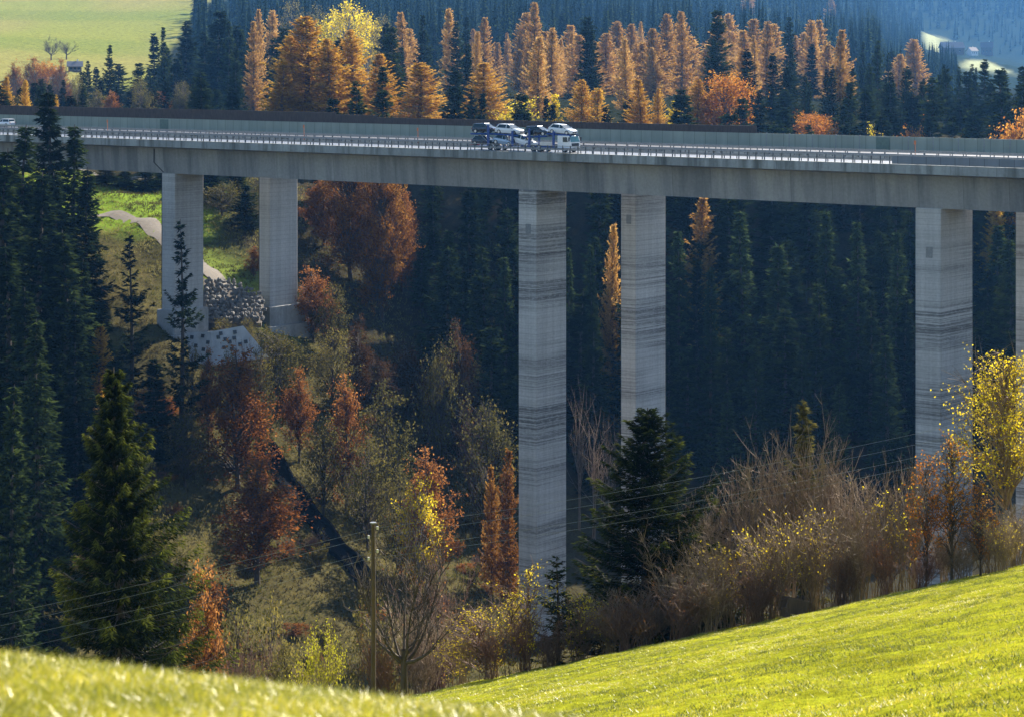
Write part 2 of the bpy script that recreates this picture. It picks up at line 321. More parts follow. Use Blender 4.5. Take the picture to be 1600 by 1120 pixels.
rows = [-60, -40, -25, -14, -8, -4, -1.5]
yv = 0.0
while yv < 6700: rows.append(yv); yv += max(.35, min(45, .011 * yv))
rows = np.array(rows); NU = 320
us = np.linspace(-1, 1, NU)
GX = us[None] * (60 + .47 * np.maximum(rows, 0))[:, None]; GY = np.repeat(rows[:, None], NU, 1)
GZ = gz(GX, GY)
def colour_of_ground(x, y, z):
    px = 800 + F * x / np.maximum(y, 1); py = HY - F * z / np.maximum(y, 1)
    yr = y; y = fyi(y); x = x * y / np.maximum(yr, 1e-6) * (yr > 0) + x * (yr <= 0)
    c = np.zeros(x.shape + (3,)); c[:] = (.045, .040, .024)
    def put0(mask, col): c[:] = c * (1 - mask[..., None]) + np.array(col) * mask[..., None]
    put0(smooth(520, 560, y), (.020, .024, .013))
    def put(mask, col): c[:] = c * (1 - mask[..., None]) + np.array(col) * mask[..., None]
    wob = 6 * np.sin(x * .05 + y * .021) + 4 * np.sin(x * .13 - y * .05)
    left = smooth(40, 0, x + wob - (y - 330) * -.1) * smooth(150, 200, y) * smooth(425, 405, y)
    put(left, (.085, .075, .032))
    put(smooth(122, 114, y), (.235, .25, .018))
    put(smooth(415, 425, y) * smooth(472, 462, y) * smooth(-52, -60, x), (.16, .24, .03))
    put(smooth(392, 398, y) * smooth(425, 415, y) * smooth(-62, -56, x) * smooth(-34, -40, x), (.13, .17, .035))
    put(smooth(755, 800, y) * smooth(1800, 1500, y) * smooth(352, 330, px + 1.0 * np.clip(py, 0, 110) + wob), (.215, .235, .05))
    yr2 = np.maximum(yr, 1); pch = .5 + .5 * np.sin(x / 31 + 2.2 * np.sin(y / 90) + .8 * np.sin(x / 11)); put(smooth(755, 800, y) * smooth(1800, 1500, y) * smooth(352, 330, px + 1.0 * np.clip(py, 0, 110) + wob) * pch * .6, (.27, .235, .08))
    put(smooth(755, 800, y) * smooth(1800, 1500, y) * smooth(352, 330, px + 1.0 * np.clip(py, 0, 110) + wob) * smooth(.2, .9, np.sin(y / 26 + x / 120)) * .45, (.13, .18, .035))
    put(smooth(560, 600, y) * smooth(700, 660, y) * smooth(620, 560, px) * smooth(470, 500, px), (.30, .33, .06))
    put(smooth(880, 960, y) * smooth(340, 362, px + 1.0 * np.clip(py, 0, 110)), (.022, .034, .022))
    f1 = smooth(1050, 1090, y) * smooth(1560, 1500, y) * smooth(1500, 1512, px + wob * .6) * smooth(92, 98, py - np.maximum(0, px - 1540) * .45) * smooth(170, 158, py)
    w2 = 9 * np.sin(x * .045 + y * .02) + 6 * np.sin(y * .033 - x * .02)
    f2 = smooth(1100, 1150, y) * smooth(1620, 1560, y) * smooth(24, 8, np.hypot((px - 1462 + w2 * .5) * .9, (py - 66) * 1.3 + w2 * .8))
    put(np.clip(f1 + f2, 0, 1), (.36, .385, .21))
    return c
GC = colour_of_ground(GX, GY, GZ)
def ground_material():
    m, n, b = newmat('ground_cover')
    at = node(n, 'ShaderNodeAttribute', attribute_name='gcol'); ns = noise(n, .35, 6, .65); n2 = noise(n, 3.0, 5, .7)
    r = ramp(n, [(.3, (.62, .58, .55)), (.5, (1, 1, 1)), (.72, (1.35, 1.25, 1.05))], ns.outputs[0]); r2 = ramp(n, [(.3, (.6, .6, .6)), (.7, (1.3, 1.3, 1.25))], n2.outputs[0])
    col = mixc(n, at.outputs['Color'], r.outputs[0], 1, 'MULTIPLY'); col = mixc(n, col, r2.outputs[0], 1, 'MULTIPLY')
    n.links.new(col, b.inputs['Base Color']); b.inputs['Roughness'].default_value = 1; b.inputs['Specular IOR Level'].default_value = 0
    bp = n.nodes.new('ShaderNodeBump'); bp.inputs['Strength'].default_value = .8; bp.inputs['Distance'].default_value = .12; n.links.new(n2.outputs[0], bp.inputs['Height']); n.links.new(bp.outputs[0], b.inputs['Normal'])
    return m
g = Geo(); nr = len(rows); i = np.arange(nr - 1)[:, None] * NU + np.arange(NU - 1)[None]
g.add(np.stack([GX, GY, GZ], -1).reshape(-1, 3), np.stack([i, i + 1, i + NU + 1, i + NU], -1).reshape(-1, 4))
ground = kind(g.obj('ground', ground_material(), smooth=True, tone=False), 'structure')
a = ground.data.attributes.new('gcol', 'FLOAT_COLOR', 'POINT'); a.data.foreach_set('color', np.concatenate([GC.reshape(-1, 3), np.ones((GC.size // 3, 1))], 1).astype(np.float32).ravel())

def drape(name, pts, widths, mat, lift=.06, sub=14):
    """a path laid on the ground along world points"""
    pts = np.array(pts, float); tt = np.linspace(0, len(pts) - 1, sub * (len(pts) - 1) + 1); X = np.interp(tt, range(len(pts)), pts[:, 0]); Y = np.interp(tt, range(len(pts)), pts[:, 1]); W = np.interp(tt, range(len(pts)), widths)
    T = nrm(np.stack([np.gradient(X), np.gradient(Y)], 1)); N = np.stack([-T[:, 1], T[:, 0]], 1); V = []
    for k in np.linspace(-.5, .5, 5):
        x = X + N[:, 0] * W * k; y = Y + N[:, 1] * W * k; V.append(np.stack([x, y, gz(x, y) + lift + .1 * (1 - abs(k) * 2)], 1))
    V = np.stack(V, 1); n = len(tt); i = np.arange(n - 1)[:, None] * 5 + np.arange(4)[None]
    gg = Geo().add(V.reshape(-1, 3), np.stack([i, i + 1, i + 6, i + 5], -1).reshape(-1, 4)); return gg.obj(name, mat, smooth=True)
kind(drape('path', [(-82, 428), (-75, 431), (-68, 428), (-62, 418), (-55, 409), (-48, 402), (-42, 398)], [4, 4, 4.5, 5, 5, 4, 3], M['gravel']), 'structure')
kind(drape('service_road', [(-160, 470), (-120, 468), (-95, 469), (-72, 470)], [3, 3, 3, 2], M['gravel']), 'structure')
# ------------------------------------------------------------------ bridge
AB = R(38); U2 = np.array([math.cos(AB), -math.sin(AB)]); N2 = np.array([math.sin(AB), math.cos(AB)]); O2 = np.array([0., 330.])
ROAD = -14.1
def BP(s, t, z=0): q = O2 + s * U2 + t * N2; return (q[0], q[1], z)
def s_at(px, t):        # station whose point at offset t is seen in that direction
    k = (px - 800) / F; q = O2 + t * N2; return (k * q[1] - q[0]) / (U2[0] - k * U2[1])
S0, S1 = -175.0, 135.0
def deck_things(t0, label, glabel):
    r = empty('bridge_deck', BP(0, t0, 0), -AB); tag(r, label, 'bridge')
    gi = Geo(); prof = [(.55, -15.05), (3.4, -15.5), (3.75, -19.6), (10.25, -19.6), (10.6, -15.5), (13.45, -15.05)]
    gi.prism(prof, S0, S1, axis='x'); gi.obj('girder', M['girder'], r)
    for y0, y1 in ((0, .5), (13.5, 14)):
        Geo().prism([(y0, -13.95), (y0, -15.12), (y1, -15.12), (y1, -13.95)], S0, S1, axis='x').obj('edge_beam', M['beam'], r)
    Geo().prism([(.5, ROAD), (.5, -15.045), (13.5, -15.045), (13.5, ROAD)], S0, S1, axis='x').obj('deck_slab', M['beam'], r)
    return r
near = deck_things(0, 'nearer concrete box girder deck of the viaduct carrying the car transporter', '')
far = deck_things(24.5, 'farther concrete deck of the viaduct beside the long noise wall', '')
# expansion joint in the near girder, left of the first pier
sj = s_at(240, 3.4); jg = Geo()
prj = [(0, -15.6), (.3, -15.6), (.1, -17.9), (2.2, -19.55), (1.7, -19.55), (-.2, -18.0)]
for (xa, za), (xb, zb) in (((0, -15.6), (-.25, -17.9)), ((-.25, -17.9), (1.9, -19.5))):
    ya, yb = 3.4 + (-15.5 - za) * .0854, 3.4 + (-15.5 - zb) * .0854
    jg.add([(sj + xa, ya - .03, za), (sj + xa + .3, ya - .03, za), (sj + xb + .3, yb - .03, zb), (sj + xb, yb - .03, zb), (sj + xa, ya + .2, za), (sj + xa + .3, ya + .2, za), (sj + xb + .3, yb + .2, zb), (sj + xb, yb + .2, zb)], [[0, 1, 2, 3], [7, 6, 5, 4], [0, 4, 5, 1], [1, 5, 6, 2], [2, 6, 7, 3], [3, 7, 4, 0]])
jg.obj('expansion_joint', M['rubber'], near)
for t0, nm in ((0, 'near'), (24.5, 'far')):
    o = Geo().add([BP(S0, t0 + .9, ROAD + .004), BP(S1, t0 + .9, ROAD + .004), BP(S1, t0 + 13.1, ROAD + .004), BP(S0, t0 + 13.1, ROAD + .004)], [0, 1, 2, 3]).obj('road', M['asphalt']); kind(o, 'structure')
    mk = Geo()
    def strip(sa, sb, t, wd): mk.add([BP(sa, t, ROAD + .008), BP(sb, t, ROAD + .008), BP(sb, t + wd, ROAD + .008), BP(sa, t + wd, ROAD + .008)], [0, 1, 2, 3])
    for t in (3.3, 11.6): strip(S0, S1, t0 + t, .2)
    for k in np.arange(S0, S1, 12): strip(k, k + 6, t0 + 7.4, .15)
    kind(mk.obj('road_marking', M['white_paint']), 'structure')

def solve_wl(s, t, pxl, pxr):
    c = O2 + s * U2 + t * N2
    k = (pxl - 800) / F; wv = (c[0] - k * c[1]) / (U2[0] - k * U2[1]); k = (pxr - 800) / F; lv = (k * c[1] - c[0]) / (N2[0] - k * N2[1]); return wv, lv
def pier(pxl, pxc, pxr, t, zb, label, dims=None, foot=None, hatch=True, pipe=False):
    s = s_at(pxc, t); wv, lv = dims or solve_wl(s, t, pxl, pxr)
    r = empty('bridge_pier', BP(s, t, 0), -AB); tag(r, label, 'pier')
    h = Geo().box((-wv / 2, lv / 2, (-19.6 + zb) / 2), (wv, lv, -19.6 - zb)).obj('shaft', M['pier_clean' if pipe else 'pier'], r); bevel(h, .12, 2)
    if foot:
        for k, (ex, z1, z0) in enumerate(foot):
            bevel(Geo().box((-wv / 2, lv / 2, (z1 + z0) / 2), (wv + ex, lv + ex, z1 - z0)).obj('footing', M['footing'], r), .08)
    if pipe:
        Geo().cyl((-wv - .14, .25, (-19.7 + zb) / 2 + 1), .15, -19.6 - zb - 2, 'z', 10).obj('drain_pipe', M['rubber'], r)
    if hatch:
        Geo().box((-wv * .45, -.02, -25.2), (.9, .06, 1.4)).obj('hatch', M['galv'], r)
    return s, wv, lv
print('pier', pier(253, 273, 318, 3.5, -49, 'near concrete pier at left with a dark spruce in front of it', foot=[(1.2, -42, -46), (2.6, -46, -54)], hatch=False, pipe=True))
print('pier', pier(405, 421.6, 465, 28, -50, 'second concrete pier from left, with stepped footing showing on the slope', foot=[(1.9, -43.6, -46.9), (3.4, -46.9, -60)], hatch=False, pipe=True))
print('pier', pier(810, 838, 885, 3.5, -92, 'tallest streaked concrete pier in the middle, with its full height visible'))
print('pier', pier(970, 993, 1040, 28, -92, 'streaked concrete pier rising behind the foreground spruce, right of the tallest pier'))
print('pier', pier(1430, 1470, 1520, 3.5, -85, 'wide stained concrete pier behind the orange saplings at right'))
print('pier', pier(1593, 1622, 1690, 28, -85, 'pier cut off by the right edge, behind the yellow tree', dims=(3.3, 7.3)))

def rail_line(t, label, cat, post_step, rails, post_h, s0=-150., s1=105., postw=.09, name='guardrail', rm='galv', pm='darksteel'):
    r = empty(name, BP(0, t, ROAD), -AB); tag(r, label, cat, 'guard rails along the viaduct')
    for z, hh, th in rails:
        Geo().prism([(-th / 2, z), (th / 2, z), (th / 2 - .01, z + hh * .5), (th / 2, z + hh), (-th / 2, z + hh)], s0, s1, axis='x').obj('rail', M[rm], r)
    pg = Geo().box((0, 0, post_h / 2), (postw, .12, post_h)).mesh('post', M[pm]); ss = np.arange(s0 + .5, s1, post_step)
    c0 = (s_at(1000, t)); order = sorted(ss, key=lambda s: (s < -112 - t or s > 82, -s))
    for s in order[:100]:
        o = bpy.data.objects.new('post', pg); COL.objects.link(o); o.parent = r; o.location = (s, .13, .0)
    if len(order) > 100:
        rest = Geo()
        for s in order[100:]: rest.box((s, .13, post_h / 2), (postw, .12, post_h))
        kind(rest.obj('more_posts', M[pm], r), 'stuff')
    return r
rail_line(.28, 'parapet rail of closely set posts on the near outer edge of the viaduct', 'guard rail', 1.33, [(.52, .10, .06), (1.08, .07, .07)], 1.2, postw=.12)
rail_line(2.2, 'low crash barrier between the near edge rail and the bright carriageway', 'guard rail', 2.0, [(.45, .31, .08)], .75)
rail_line(13.75, 'crash barrier along the inner edge of the nearer carriageway', 'guard rail', 2.0, [(.45, .31, .08), (.95, .12, .08)], 1.1)
rail_line(24.8, 'crash barrier along the inner edge of the farther carriageway', 'guard rail', 2.0, [(.45, .31, .08)], .8)
# grey parapet screen at the right end of the near edge
r = empty('parapet_screen', BP(0, .05, ROAD), -AB); tag(r, 'dark grey panel screen fixed along the near parapet at right', 'screen')
sa = s_at(1394, .1)
Geo().box(((sa + 100) / 2, 0, .68), (100 - sa, .05, 1.0)).obj('panel', M['grey_panel'], r)
Geo().box(((sa + 100) / 2, 0, 1.22), (100 - sa, .09, .07)).obj('top_rail', M['galv'], r)
# noise wall at the far edge
TWL = 38.25
r = empty('noise_wall', BP(0, TWL, ROAD), -AB); tag(r, 'long noise wall of pale green panels topped with dark timber along the far road edge', 'noise wall')
Geo().box(((S0 + S1) / 2, 0, 1.05), (S1 - S0, .14, 2.1)).obj('green_panels', M['green_panel'], r)
sb, sc_, se = s_at(525, TWL), s_at(590, TWL), s_at(1182, TWL)
Geo().box(((S0 + sb) / 2, 0, 3.0), (sb - S0, .16, 1.79)).obj('timber_panels', M['timber'], r)
Geo().box(((sb + sc_) / 2, 0, 2.82), (sc_ - sb, .16, 1.43)).obj('timber_panels', M['timber'], r)
Geo().box(((sc_ + se) / 2, 0, 2.65), (se - sc_, .16, 1.09)).obj('timber_panels', M['timber'], r)
for px in (257, 890, 1380): Geo().box((s_at(px, TWL), -.1, 1.0), (2.2, .06, 1.9)).obj('service_door', plain('dark_green_door', (.09, .14, .11), .5), r)
pm = Geo().box((0, 0, 1.6), (.16, .3, 3.2)).mesh('post', M['darksteel']); pm2 = Geo().box((0, 0, 1.08), (.14, .3, 2.16)).mesh('post', M['galv'])
for s in np.arange(S0 + 2, 100, 4.0):
    o = bpy.data.objects.new('post', pm if s < se else pm2); COL.objects.link(o); o.parent = r; o.location = (s, .1 if s < se else .05, 0)
for px, lb in ((168, 'thin orange marker post on the viaduct behind the tall left spruces'), (498 / 2.948 + 0, ''), (653, 'thin orange marker post against the green wall left of the transporter'), (1430, 'thin orange marker post above the grey screen at right'), (475, 'thin orange marker post above the two left piers')):
    if not lb: continue
    o = empty('marker_post', BP(s_at(px, 14.0), 14.0, -13.95), -AB); tag(o, lb, 'marker post')
    Geo().cyl((0, 0, 1.2), .05, 2.4, 'z', 8).obj('rod', M['orange_paint'], o); Geo().box((0, -.06, 2.2), (.3, .03, .5)).obj('plate', M['orange_paint'], o)

# ------------------------------------------------------------------ vehicles
def wheel(parent, x, y, r=.33, wd=.22, rim=True):
    wlo = Geo().cyl((0, 0, 0), r, wd, 'y', 18).obj('wheel', M['rubber'], parent); wlo.location = (x, y, r)
    if rim: Geo().cyl((0, math.copysign(wd / 2 + .004, -1), 0), r * .62, .02, 'y', 14).obj('rim', M['alu'], wlo); Geo().cyl((0, wd / 2 + .004, 0), r * .62, .02, 'y', 14).obj('rim', M['alu'], wlo)
    return wlo
def loft(secs):
    """rings of equal count -> closed skin"""
    n = len(secs[0]); V = np.concatenate([np.array(s, float) for s in secs]); q = []
    for k in range(len(secs) - 1):
        for i in range(n): j = (i + 1) % n; q.append([k * n + i, k * n + j, (k + 1) * n + j, (k + 1) * n + i])
    return Geo().add(V, q, np.arange(n)[::-1], np.arange(n) + n * (len(secs) - 1))
def car(loc, rz, pitch, paint, label, L=4.4, H=1.5, estate=False, group='cars carried on the transporter'):
    r = empty('car', loc, rz); r.rotation_euler = (0, pitch, rz); tag(r, label, 'car', group)
    W = .89; h = L / 2
    # lower body: cross sections along x (y,z rings of 8)
    def sec(x, w0, w1, zb, zm, zt): return [(x, -w0 * .93, zb), (x, -w0, zm), (x, -w1, zt), (x, -w1 * .5, zt + .03), (x, w1 * .5, zt + .03), (x, w1, zt), (x, w0, zm), (x, w0 * .93, zb)]
    bl = .92
    b = loft([sec(-h, .68, .62, .38, .6, .80), sec(-h + .12, .82, .76, .26, .6, bl), sec(-h + .6, W, .82, .22, .62, bl + .02), sec(-.3, W, .83, .20, .62, bl), sec(h * .42, W, .82, .20, .62, bl - .02), sec(h * .72, W, .80, .22, .6, .84), sec(h - .22, .84, .74, .24, .55, .72), sec(h - .04, .70, .62, .30, .5, .62)]).obj('body', M[paint], r, smooth=False)
    bevel(b, .05, 2)
    # cabin glass
    xr0, xr1 = (-h + .35, -h + .12) if estate else (-h + .75, -h + .25); xf0, xf1 = h * .08, h * .50
    def cr(x0, x1, y, z): return [(x0, -y, z), (x1, -y, z), (x1, y, z), (x0, y, z)]
    loft([cr(xr1, xf1, .80, bl - .02), cr(xr0, xf0, .62, H - .07)]).obj('windows', M['glass'], r)
    rf = loft([cr(xr0 - .05, xf0 + .06, .645, H - .09), cr(xr0 - .02, xf0 + .02, .64, H - .03), cr(xr0 + .2, xf0 - .15, .52, H)]).obj('roof', M[paint], r); bevel(rf, .03)
    for sgn in (-1, 1):
        for (xa, xb, wd) in ((xf1, xf0, .09), (-.12, -.14, .11), (xr1 + .05, xr0 + .05, .16 if not estate else .12)):
            Geo().tubes([[(xa, sgn * .80, bl - .03), (xb, sgn * .635, H - .06)]], [[wd * .5, wd * .45]], 4).obj('pillar', M[paint], r)
        Geo().box((h * .36, sgn * .93, .98), (.16, .2, .13)).obj('mirror', M[paint], r)
        Geo().box((h - .18, sgn * .60, .64), (.22, .3, .13)).obj('headlight', M['lamp'], r)
        Geo().box((-h + .03, sgn * .62, .74), (.12, .22, .16)).obj('taillight', M['tail'], r)
        for x in (-h * .60, h * .62): wheel(r, x, sgn * .80)
    Geo().box((h - .03, 0, .42), (.1, 1.0, .16)).obj('grille', M['rubber'], r); Geo().box((h + .005, 0, .5), (.02, .5, .1)).obj('number_plate', M['white_paint'], r)
    return r
TR_T = 5.6                                   # lane offset of the transporter
TF = s_at(907, TR_T + 1.27) ; TB = TF - 18.6     # its front and its tail
def tl(x, z, dt=0): return BP(TB + x, TR_T + dt, ROAD + z)
CARS = [('black', 2.25, 2.42, -.03, 4.35, 1.5, True, 'dark estate car at the tail of the transporter, on its upper deck'),
        ('white', 6.7, 2.35, .03, 4.6, 1.5, False, 'white car on the upper deck at the front of the trailer'),
        ('black', 12.1, 2.20, -.05, 4.4, 1.5, True, 'dark car on the upper deck just behind the white car over the cab'),
        ('white', 16.35, 2.55, .06, 4.3, 1.45, False, 'white car carried above the cab of the transporter'),
        ('black', 2.1, .62, .0, 4.2, 1.45, False, 'black car on the lower deck at the tail of the trailer'),
        ('silver', 5.9, .75, .12, 4.0, 1.4, False, 'silver blue car in the middle of the lower trailer deck'),
        ('white', 9.2, .85, .20, 4.3, 1.5, False, 'white car tilted nose down on the lower deck behind the truck')]
for paint, x, z, pit, L, H, es, lb in CARS: car(tl(x, z), -AB, pit, paint, lb, L, H, es)
tr = empty('car_transporter', tl(0, 0), -AB); tag(tr, 'blue and white car transporter truck crossing the viaduct loaded with cars', 'truck')
# cab
cb = Geo().prism([(16.3, .55), (18.45, .55), (18.6, .8), (18.58, 1.55), (18.3, 2.42), (16.3, 2.42)], -1.24, 1.24).obj('cab', M['white'], tr); bevel(cb, .09, 3)
Geo().add([(18.60, -1.08, 1.50), (18.60, 1.08, 1.50), (18.36, 1.02, 2.30), (18.36, -1.02, 2.30), (18.5, -1.08, 1.5), (18.5, 1.08, 1.5), (18.25, 1.02, 2.3), (18.25, -1.02, 2.3)], [[0, 1, 2, 3], [7, 6, 5, 4], [0, 4, 5, 1], [1, 5, 6, 2], [2, 6, 7, 3], [3, 7, 4, 0]]).obj('windscreen', M['teal_glass'], cb)
for sg in (-1, 1):
    Geo().prism([(17.3, 1.5), (18.2, 1.5), (18.05, 2.2), (17.3, 2.2)], sg * 1.22, sg * 1.255).obj('side_window', M['glass'], cb)
    Geo().box((18.55, sg * 1.42, 1.9), (.12, .22, .6)).obj('mirror', M['rubber'], cb); Geo().box((18.6, sg * .85, .78), (.06, .4, .18)).obj('headlight', M['lamp'], cb)
Geo().box((18.62, 0, 1.12), (.05, 1.7, .42)).obj('grille', M['rubber'], cb); Geo().box((18.58, 0, .5), (.22, 2.4, .28)).obj('bumper', M['darksteel'], cb)
Geo().box((18.62, 0, .55), (.16, .52, .12)).obj('number_plate', M['white_paint'], cb)
for x in (17.55, 13.0, 11.9): [wheel(tr, x, sg * 1.05, .5, .3) for sg in (-1, 1)]
for x in (5.0, 3.9): [wheel(tr, x, sg * 1.05, .42, .3) for sg in (-1, 1)]
Geo().box((13.7, 0, .72), (6.0, 1.1, .28)).obj('truck_chassis', M['darksteel'], tr)
Geo().box((14.2, -1.0, 1.15), (2.1, .5, .55)).obj('tool_box', M['alu'], tr)
Geo().box((5.0, 0, .50), (9.6, 2.4, .16)).obj('lower_deck', M['blue'], tr); Geo().box((10.1, 0, .55), (2.6, .3, .2)).obj('drawbar', M['darksteel'], tr)
for x0, x1, z0, z1 in ((.1, 4.4, 2.30, 2.36), (4.5, 9.0, 2.36, 2.22), (9.9, 14.2, 2.02, 2.24), (14.2, 18.5, 2.60, 2.42)):
    for sg in (-1, 1):
        Geo().tubes([[(x0, sg * .95, z0), (x1, sg * .95, z1)]], [[.12, .12]], 4).obj('deck_rail', M['blue'], tr)
        Geo().tubes([[(x0, sg * .7, z0 + .02), (x1, sg * .7, z1 + .02)]], [[.09, .09]], 4).obj('wheel_track', M['galv'], tr)
for x, z, wd in ((3.6, 3.3, .42), (8.1, 2.5, .34), (11.2, 2.9, .34), (15.6, 2.6, .36)):
    for sg in (-1, 1): Geo().box((x, sg * 1.17, .5 + z / 2 - .1), (wd, .14, z)).obj('lift_post', M['blue'], tr)
for x in (4.2, 8.6, 14.0): Geo().tubes([[(x, -1.1, .6), (x - 2.2, -1.1, 2.3)]], [[.06, .06]], 6).obj('strut', M['galv'], tr)
Geo().box((12.9, -1.15, .78), (4.2, .06, .3)).obj('side_skirt', M['blue'], tr); Geo().box((.05, 0, .62), (.1, 2.4, .2)).obj('rear_light_bar', M['tail'], tr)
car(BP(s_at(8, 33), 33, ROAD + .004), -AB + math.pi, 0, 'white', 'white car on the farther carriageway at the left edge', 4.4, 1.5, True, None)

# ------------------------------------------------------------------ anchored wall, boulders, culvert
def quad_slab(pts, th):
    p = np.array(pts, float); n = nrm(np.cross(p[1] - p[0], p[3] - p[0])); V = np.concatenate([p, p - n * th])
    return Geo().add(V, [[0, 1, 2, 3], [7, 6, 5, 4], [0, 4, 5, 1], [1, 5, 6, 2], [2, 6, 7, 3], [3, 7, 4, 0]]), n
aw = empty('anchored_wall', (0, 0, 0)); tag(aw, 'pale concrete retaining wall studded with square anchor plates below the left piers', 'retaining wall')
for corners, anchors in (([P(297, 566, 355.5), P(333, 570, 354.5), P(330, 518, 355.8), P(290, 520, 356.8)], [(300, 527), (317, 525), (325, 535), (306, 540), (318, 546)]),
                         ([P(333, 570, 354.5), P(420, 558, 356.5), P(380, 509, 357.2), P(330, 518, 355.8)], [(341, 527), (345, 521), (352, 530), (359, 534), (366, 528), (367, 519), (375, 538), (350, 543), (362, 545), (384, 534)])):
    gq, nn = quad_slab(corners, 1.6); gq.obj('wall_panel', M['shotcrete'], aw)
    c0, nn2 = np.array(corners[0]), nn
    for ax, ay in anchors:
        ray = P(ax, ay, 1.0); dd = (c0 @ nn2) / (ray @ nn2); q = ray * dd
        e1 = nrm(np.array(corners[1]) - c0); e2 = np.cross(nn2, e1); s_ = .27; up = nn2 if nn2[1] < 0 else -nn2
        gq2, _ = quad_slab([q + up * .12 - e1 * s_ - e2 * s_, q + up * .12 + e1 * s_ - e2 * s_, q + up * .12 + e1 * s_ + e2 * s_, q + up * .12 - e1 * s_ + e2 * s_], .2); gq2.obj('anchor_plate', M['darksteel'], aw)
rng = np.random.default_rng(5)
def boulder_mesh(k):
    rg = np.random.default_rng(k); n = 7; m = 10; V = [];
    for i in range(n + 1):
        th = math.pi * i / n
        for j in range(m):
            ph = 2 * math.pi * j / m; rr = 1 + .22 * math.sin(3 * ph + k) * math.sin(th) + rg.uniform(-.12, .12); V.append((rr * math.sin(th) * math.cos(ph), rr * .8 * math.sin(th) * math.sin(ph), .7 * rr * math.cos(th)))
    q = [[i * m + j, i * m + (j + 1) % m, (i + 1) * m + (j + 1) % m, (i + 1) * m + j] for i in range(n) for j in range(m)]
    return Geo().add(V, q).mesh('boulder', M['rock'])
BM = [boulder_mesh(k) for k in range(6)]
nb = 0
for iy in range(10):
    for ix in range(13):
        px = 322 + ix * 7.1 + rng.uniform(-2, 2) + (iy % 2) * 3.4; py = 440 + iy * 6.4 + rng.uniform(-1, 1)
        if py < 440 + max(0, (px - 360)) * .55 - 6 or py > 503: continue
        d = 398 - (py - 440) * .22; q = P(px, py, d)
        o = bpy.data.objects.new('boulder', BM[int(rng.integers(6))]); COL.objects.link(o); o.location = q; s_ = rng.uniform(.36, .62); o.scale = (s_ * 1.2, s_, s_); o.rotation_euler = tuple(rng.uniform(0, 6, 3))
        tag(o, 'grey boulder in the stacked stone bank between the two left piers', 'boulder', 'boulders of the stone bank'); nb += 1
bk, _ = quad_slab([P(318, 505, 385.5), P(408, 505, 385.5), P(412, 465, 396), P(318, 435, 400)], .9)
o = bk.obj('stone_bank', plain('bank_earth', (.12, .10, .08), .9, scale=1)); tag(o, 'earth bank holding the stacked boulders under the viaduct', 'bank')
# culvert trench: dark concrete channel running down the slope
cp = [P(px, py, base_d(px, py, 262, 420)) for px, py in ((412, 698), (590, 922))]; cp = [cp[0] + (cp[1] - cp[0]) * q for q in (0, 1 / 3, 2 / 3, 1)]; print('channel', [round(float(q[1])) for q in cp])
ch = Geo(); cpts = np.array(cp); tt = np.linspace(0, 3, 25); X = [np.interp(tt, range(4), cpts[:, k]) for k in range(3)]
cx, cyv = X[0], X[1]; cz = gz(cx, cyv)
T = nrm(np.stack([np.gradient(cx), np.gradient(cyv)], 1)); Nn = np.stack([-T[:, 1], T[:, 0]], 1)
prof = [(-1.3, .1), (-1.3, .75), (-1.05, .75), (-.9, .2), (.9, .2), (1.05, .75), (1.3, .75), (1.3, .1)]
V = np.stack([np.stack([cx + Nn[:, 0] * a_, cyv + Nn[:, 1] * a_, cz + b_ + .1], 1) for a_, b_ in [(p_ * 1.25, q_ + .15) for p_, q_ in prof]], 1); i = np.arange(24)[:, None] * 8 + np.arange(7)[None]
ch.add(V.reshape(-1, 3), np.stack([i, i + 1, i + 9, i + 8], -1).reshape(-1, 4))
tag(ch.obj('drainage_channel', plain('near_black_concrete', (.016, .017, .018), 1.0, scale=1, spec=0)), 'dark open drainage channel running down the grassy slope', 'channel')  # near-black concrete over the whole channel

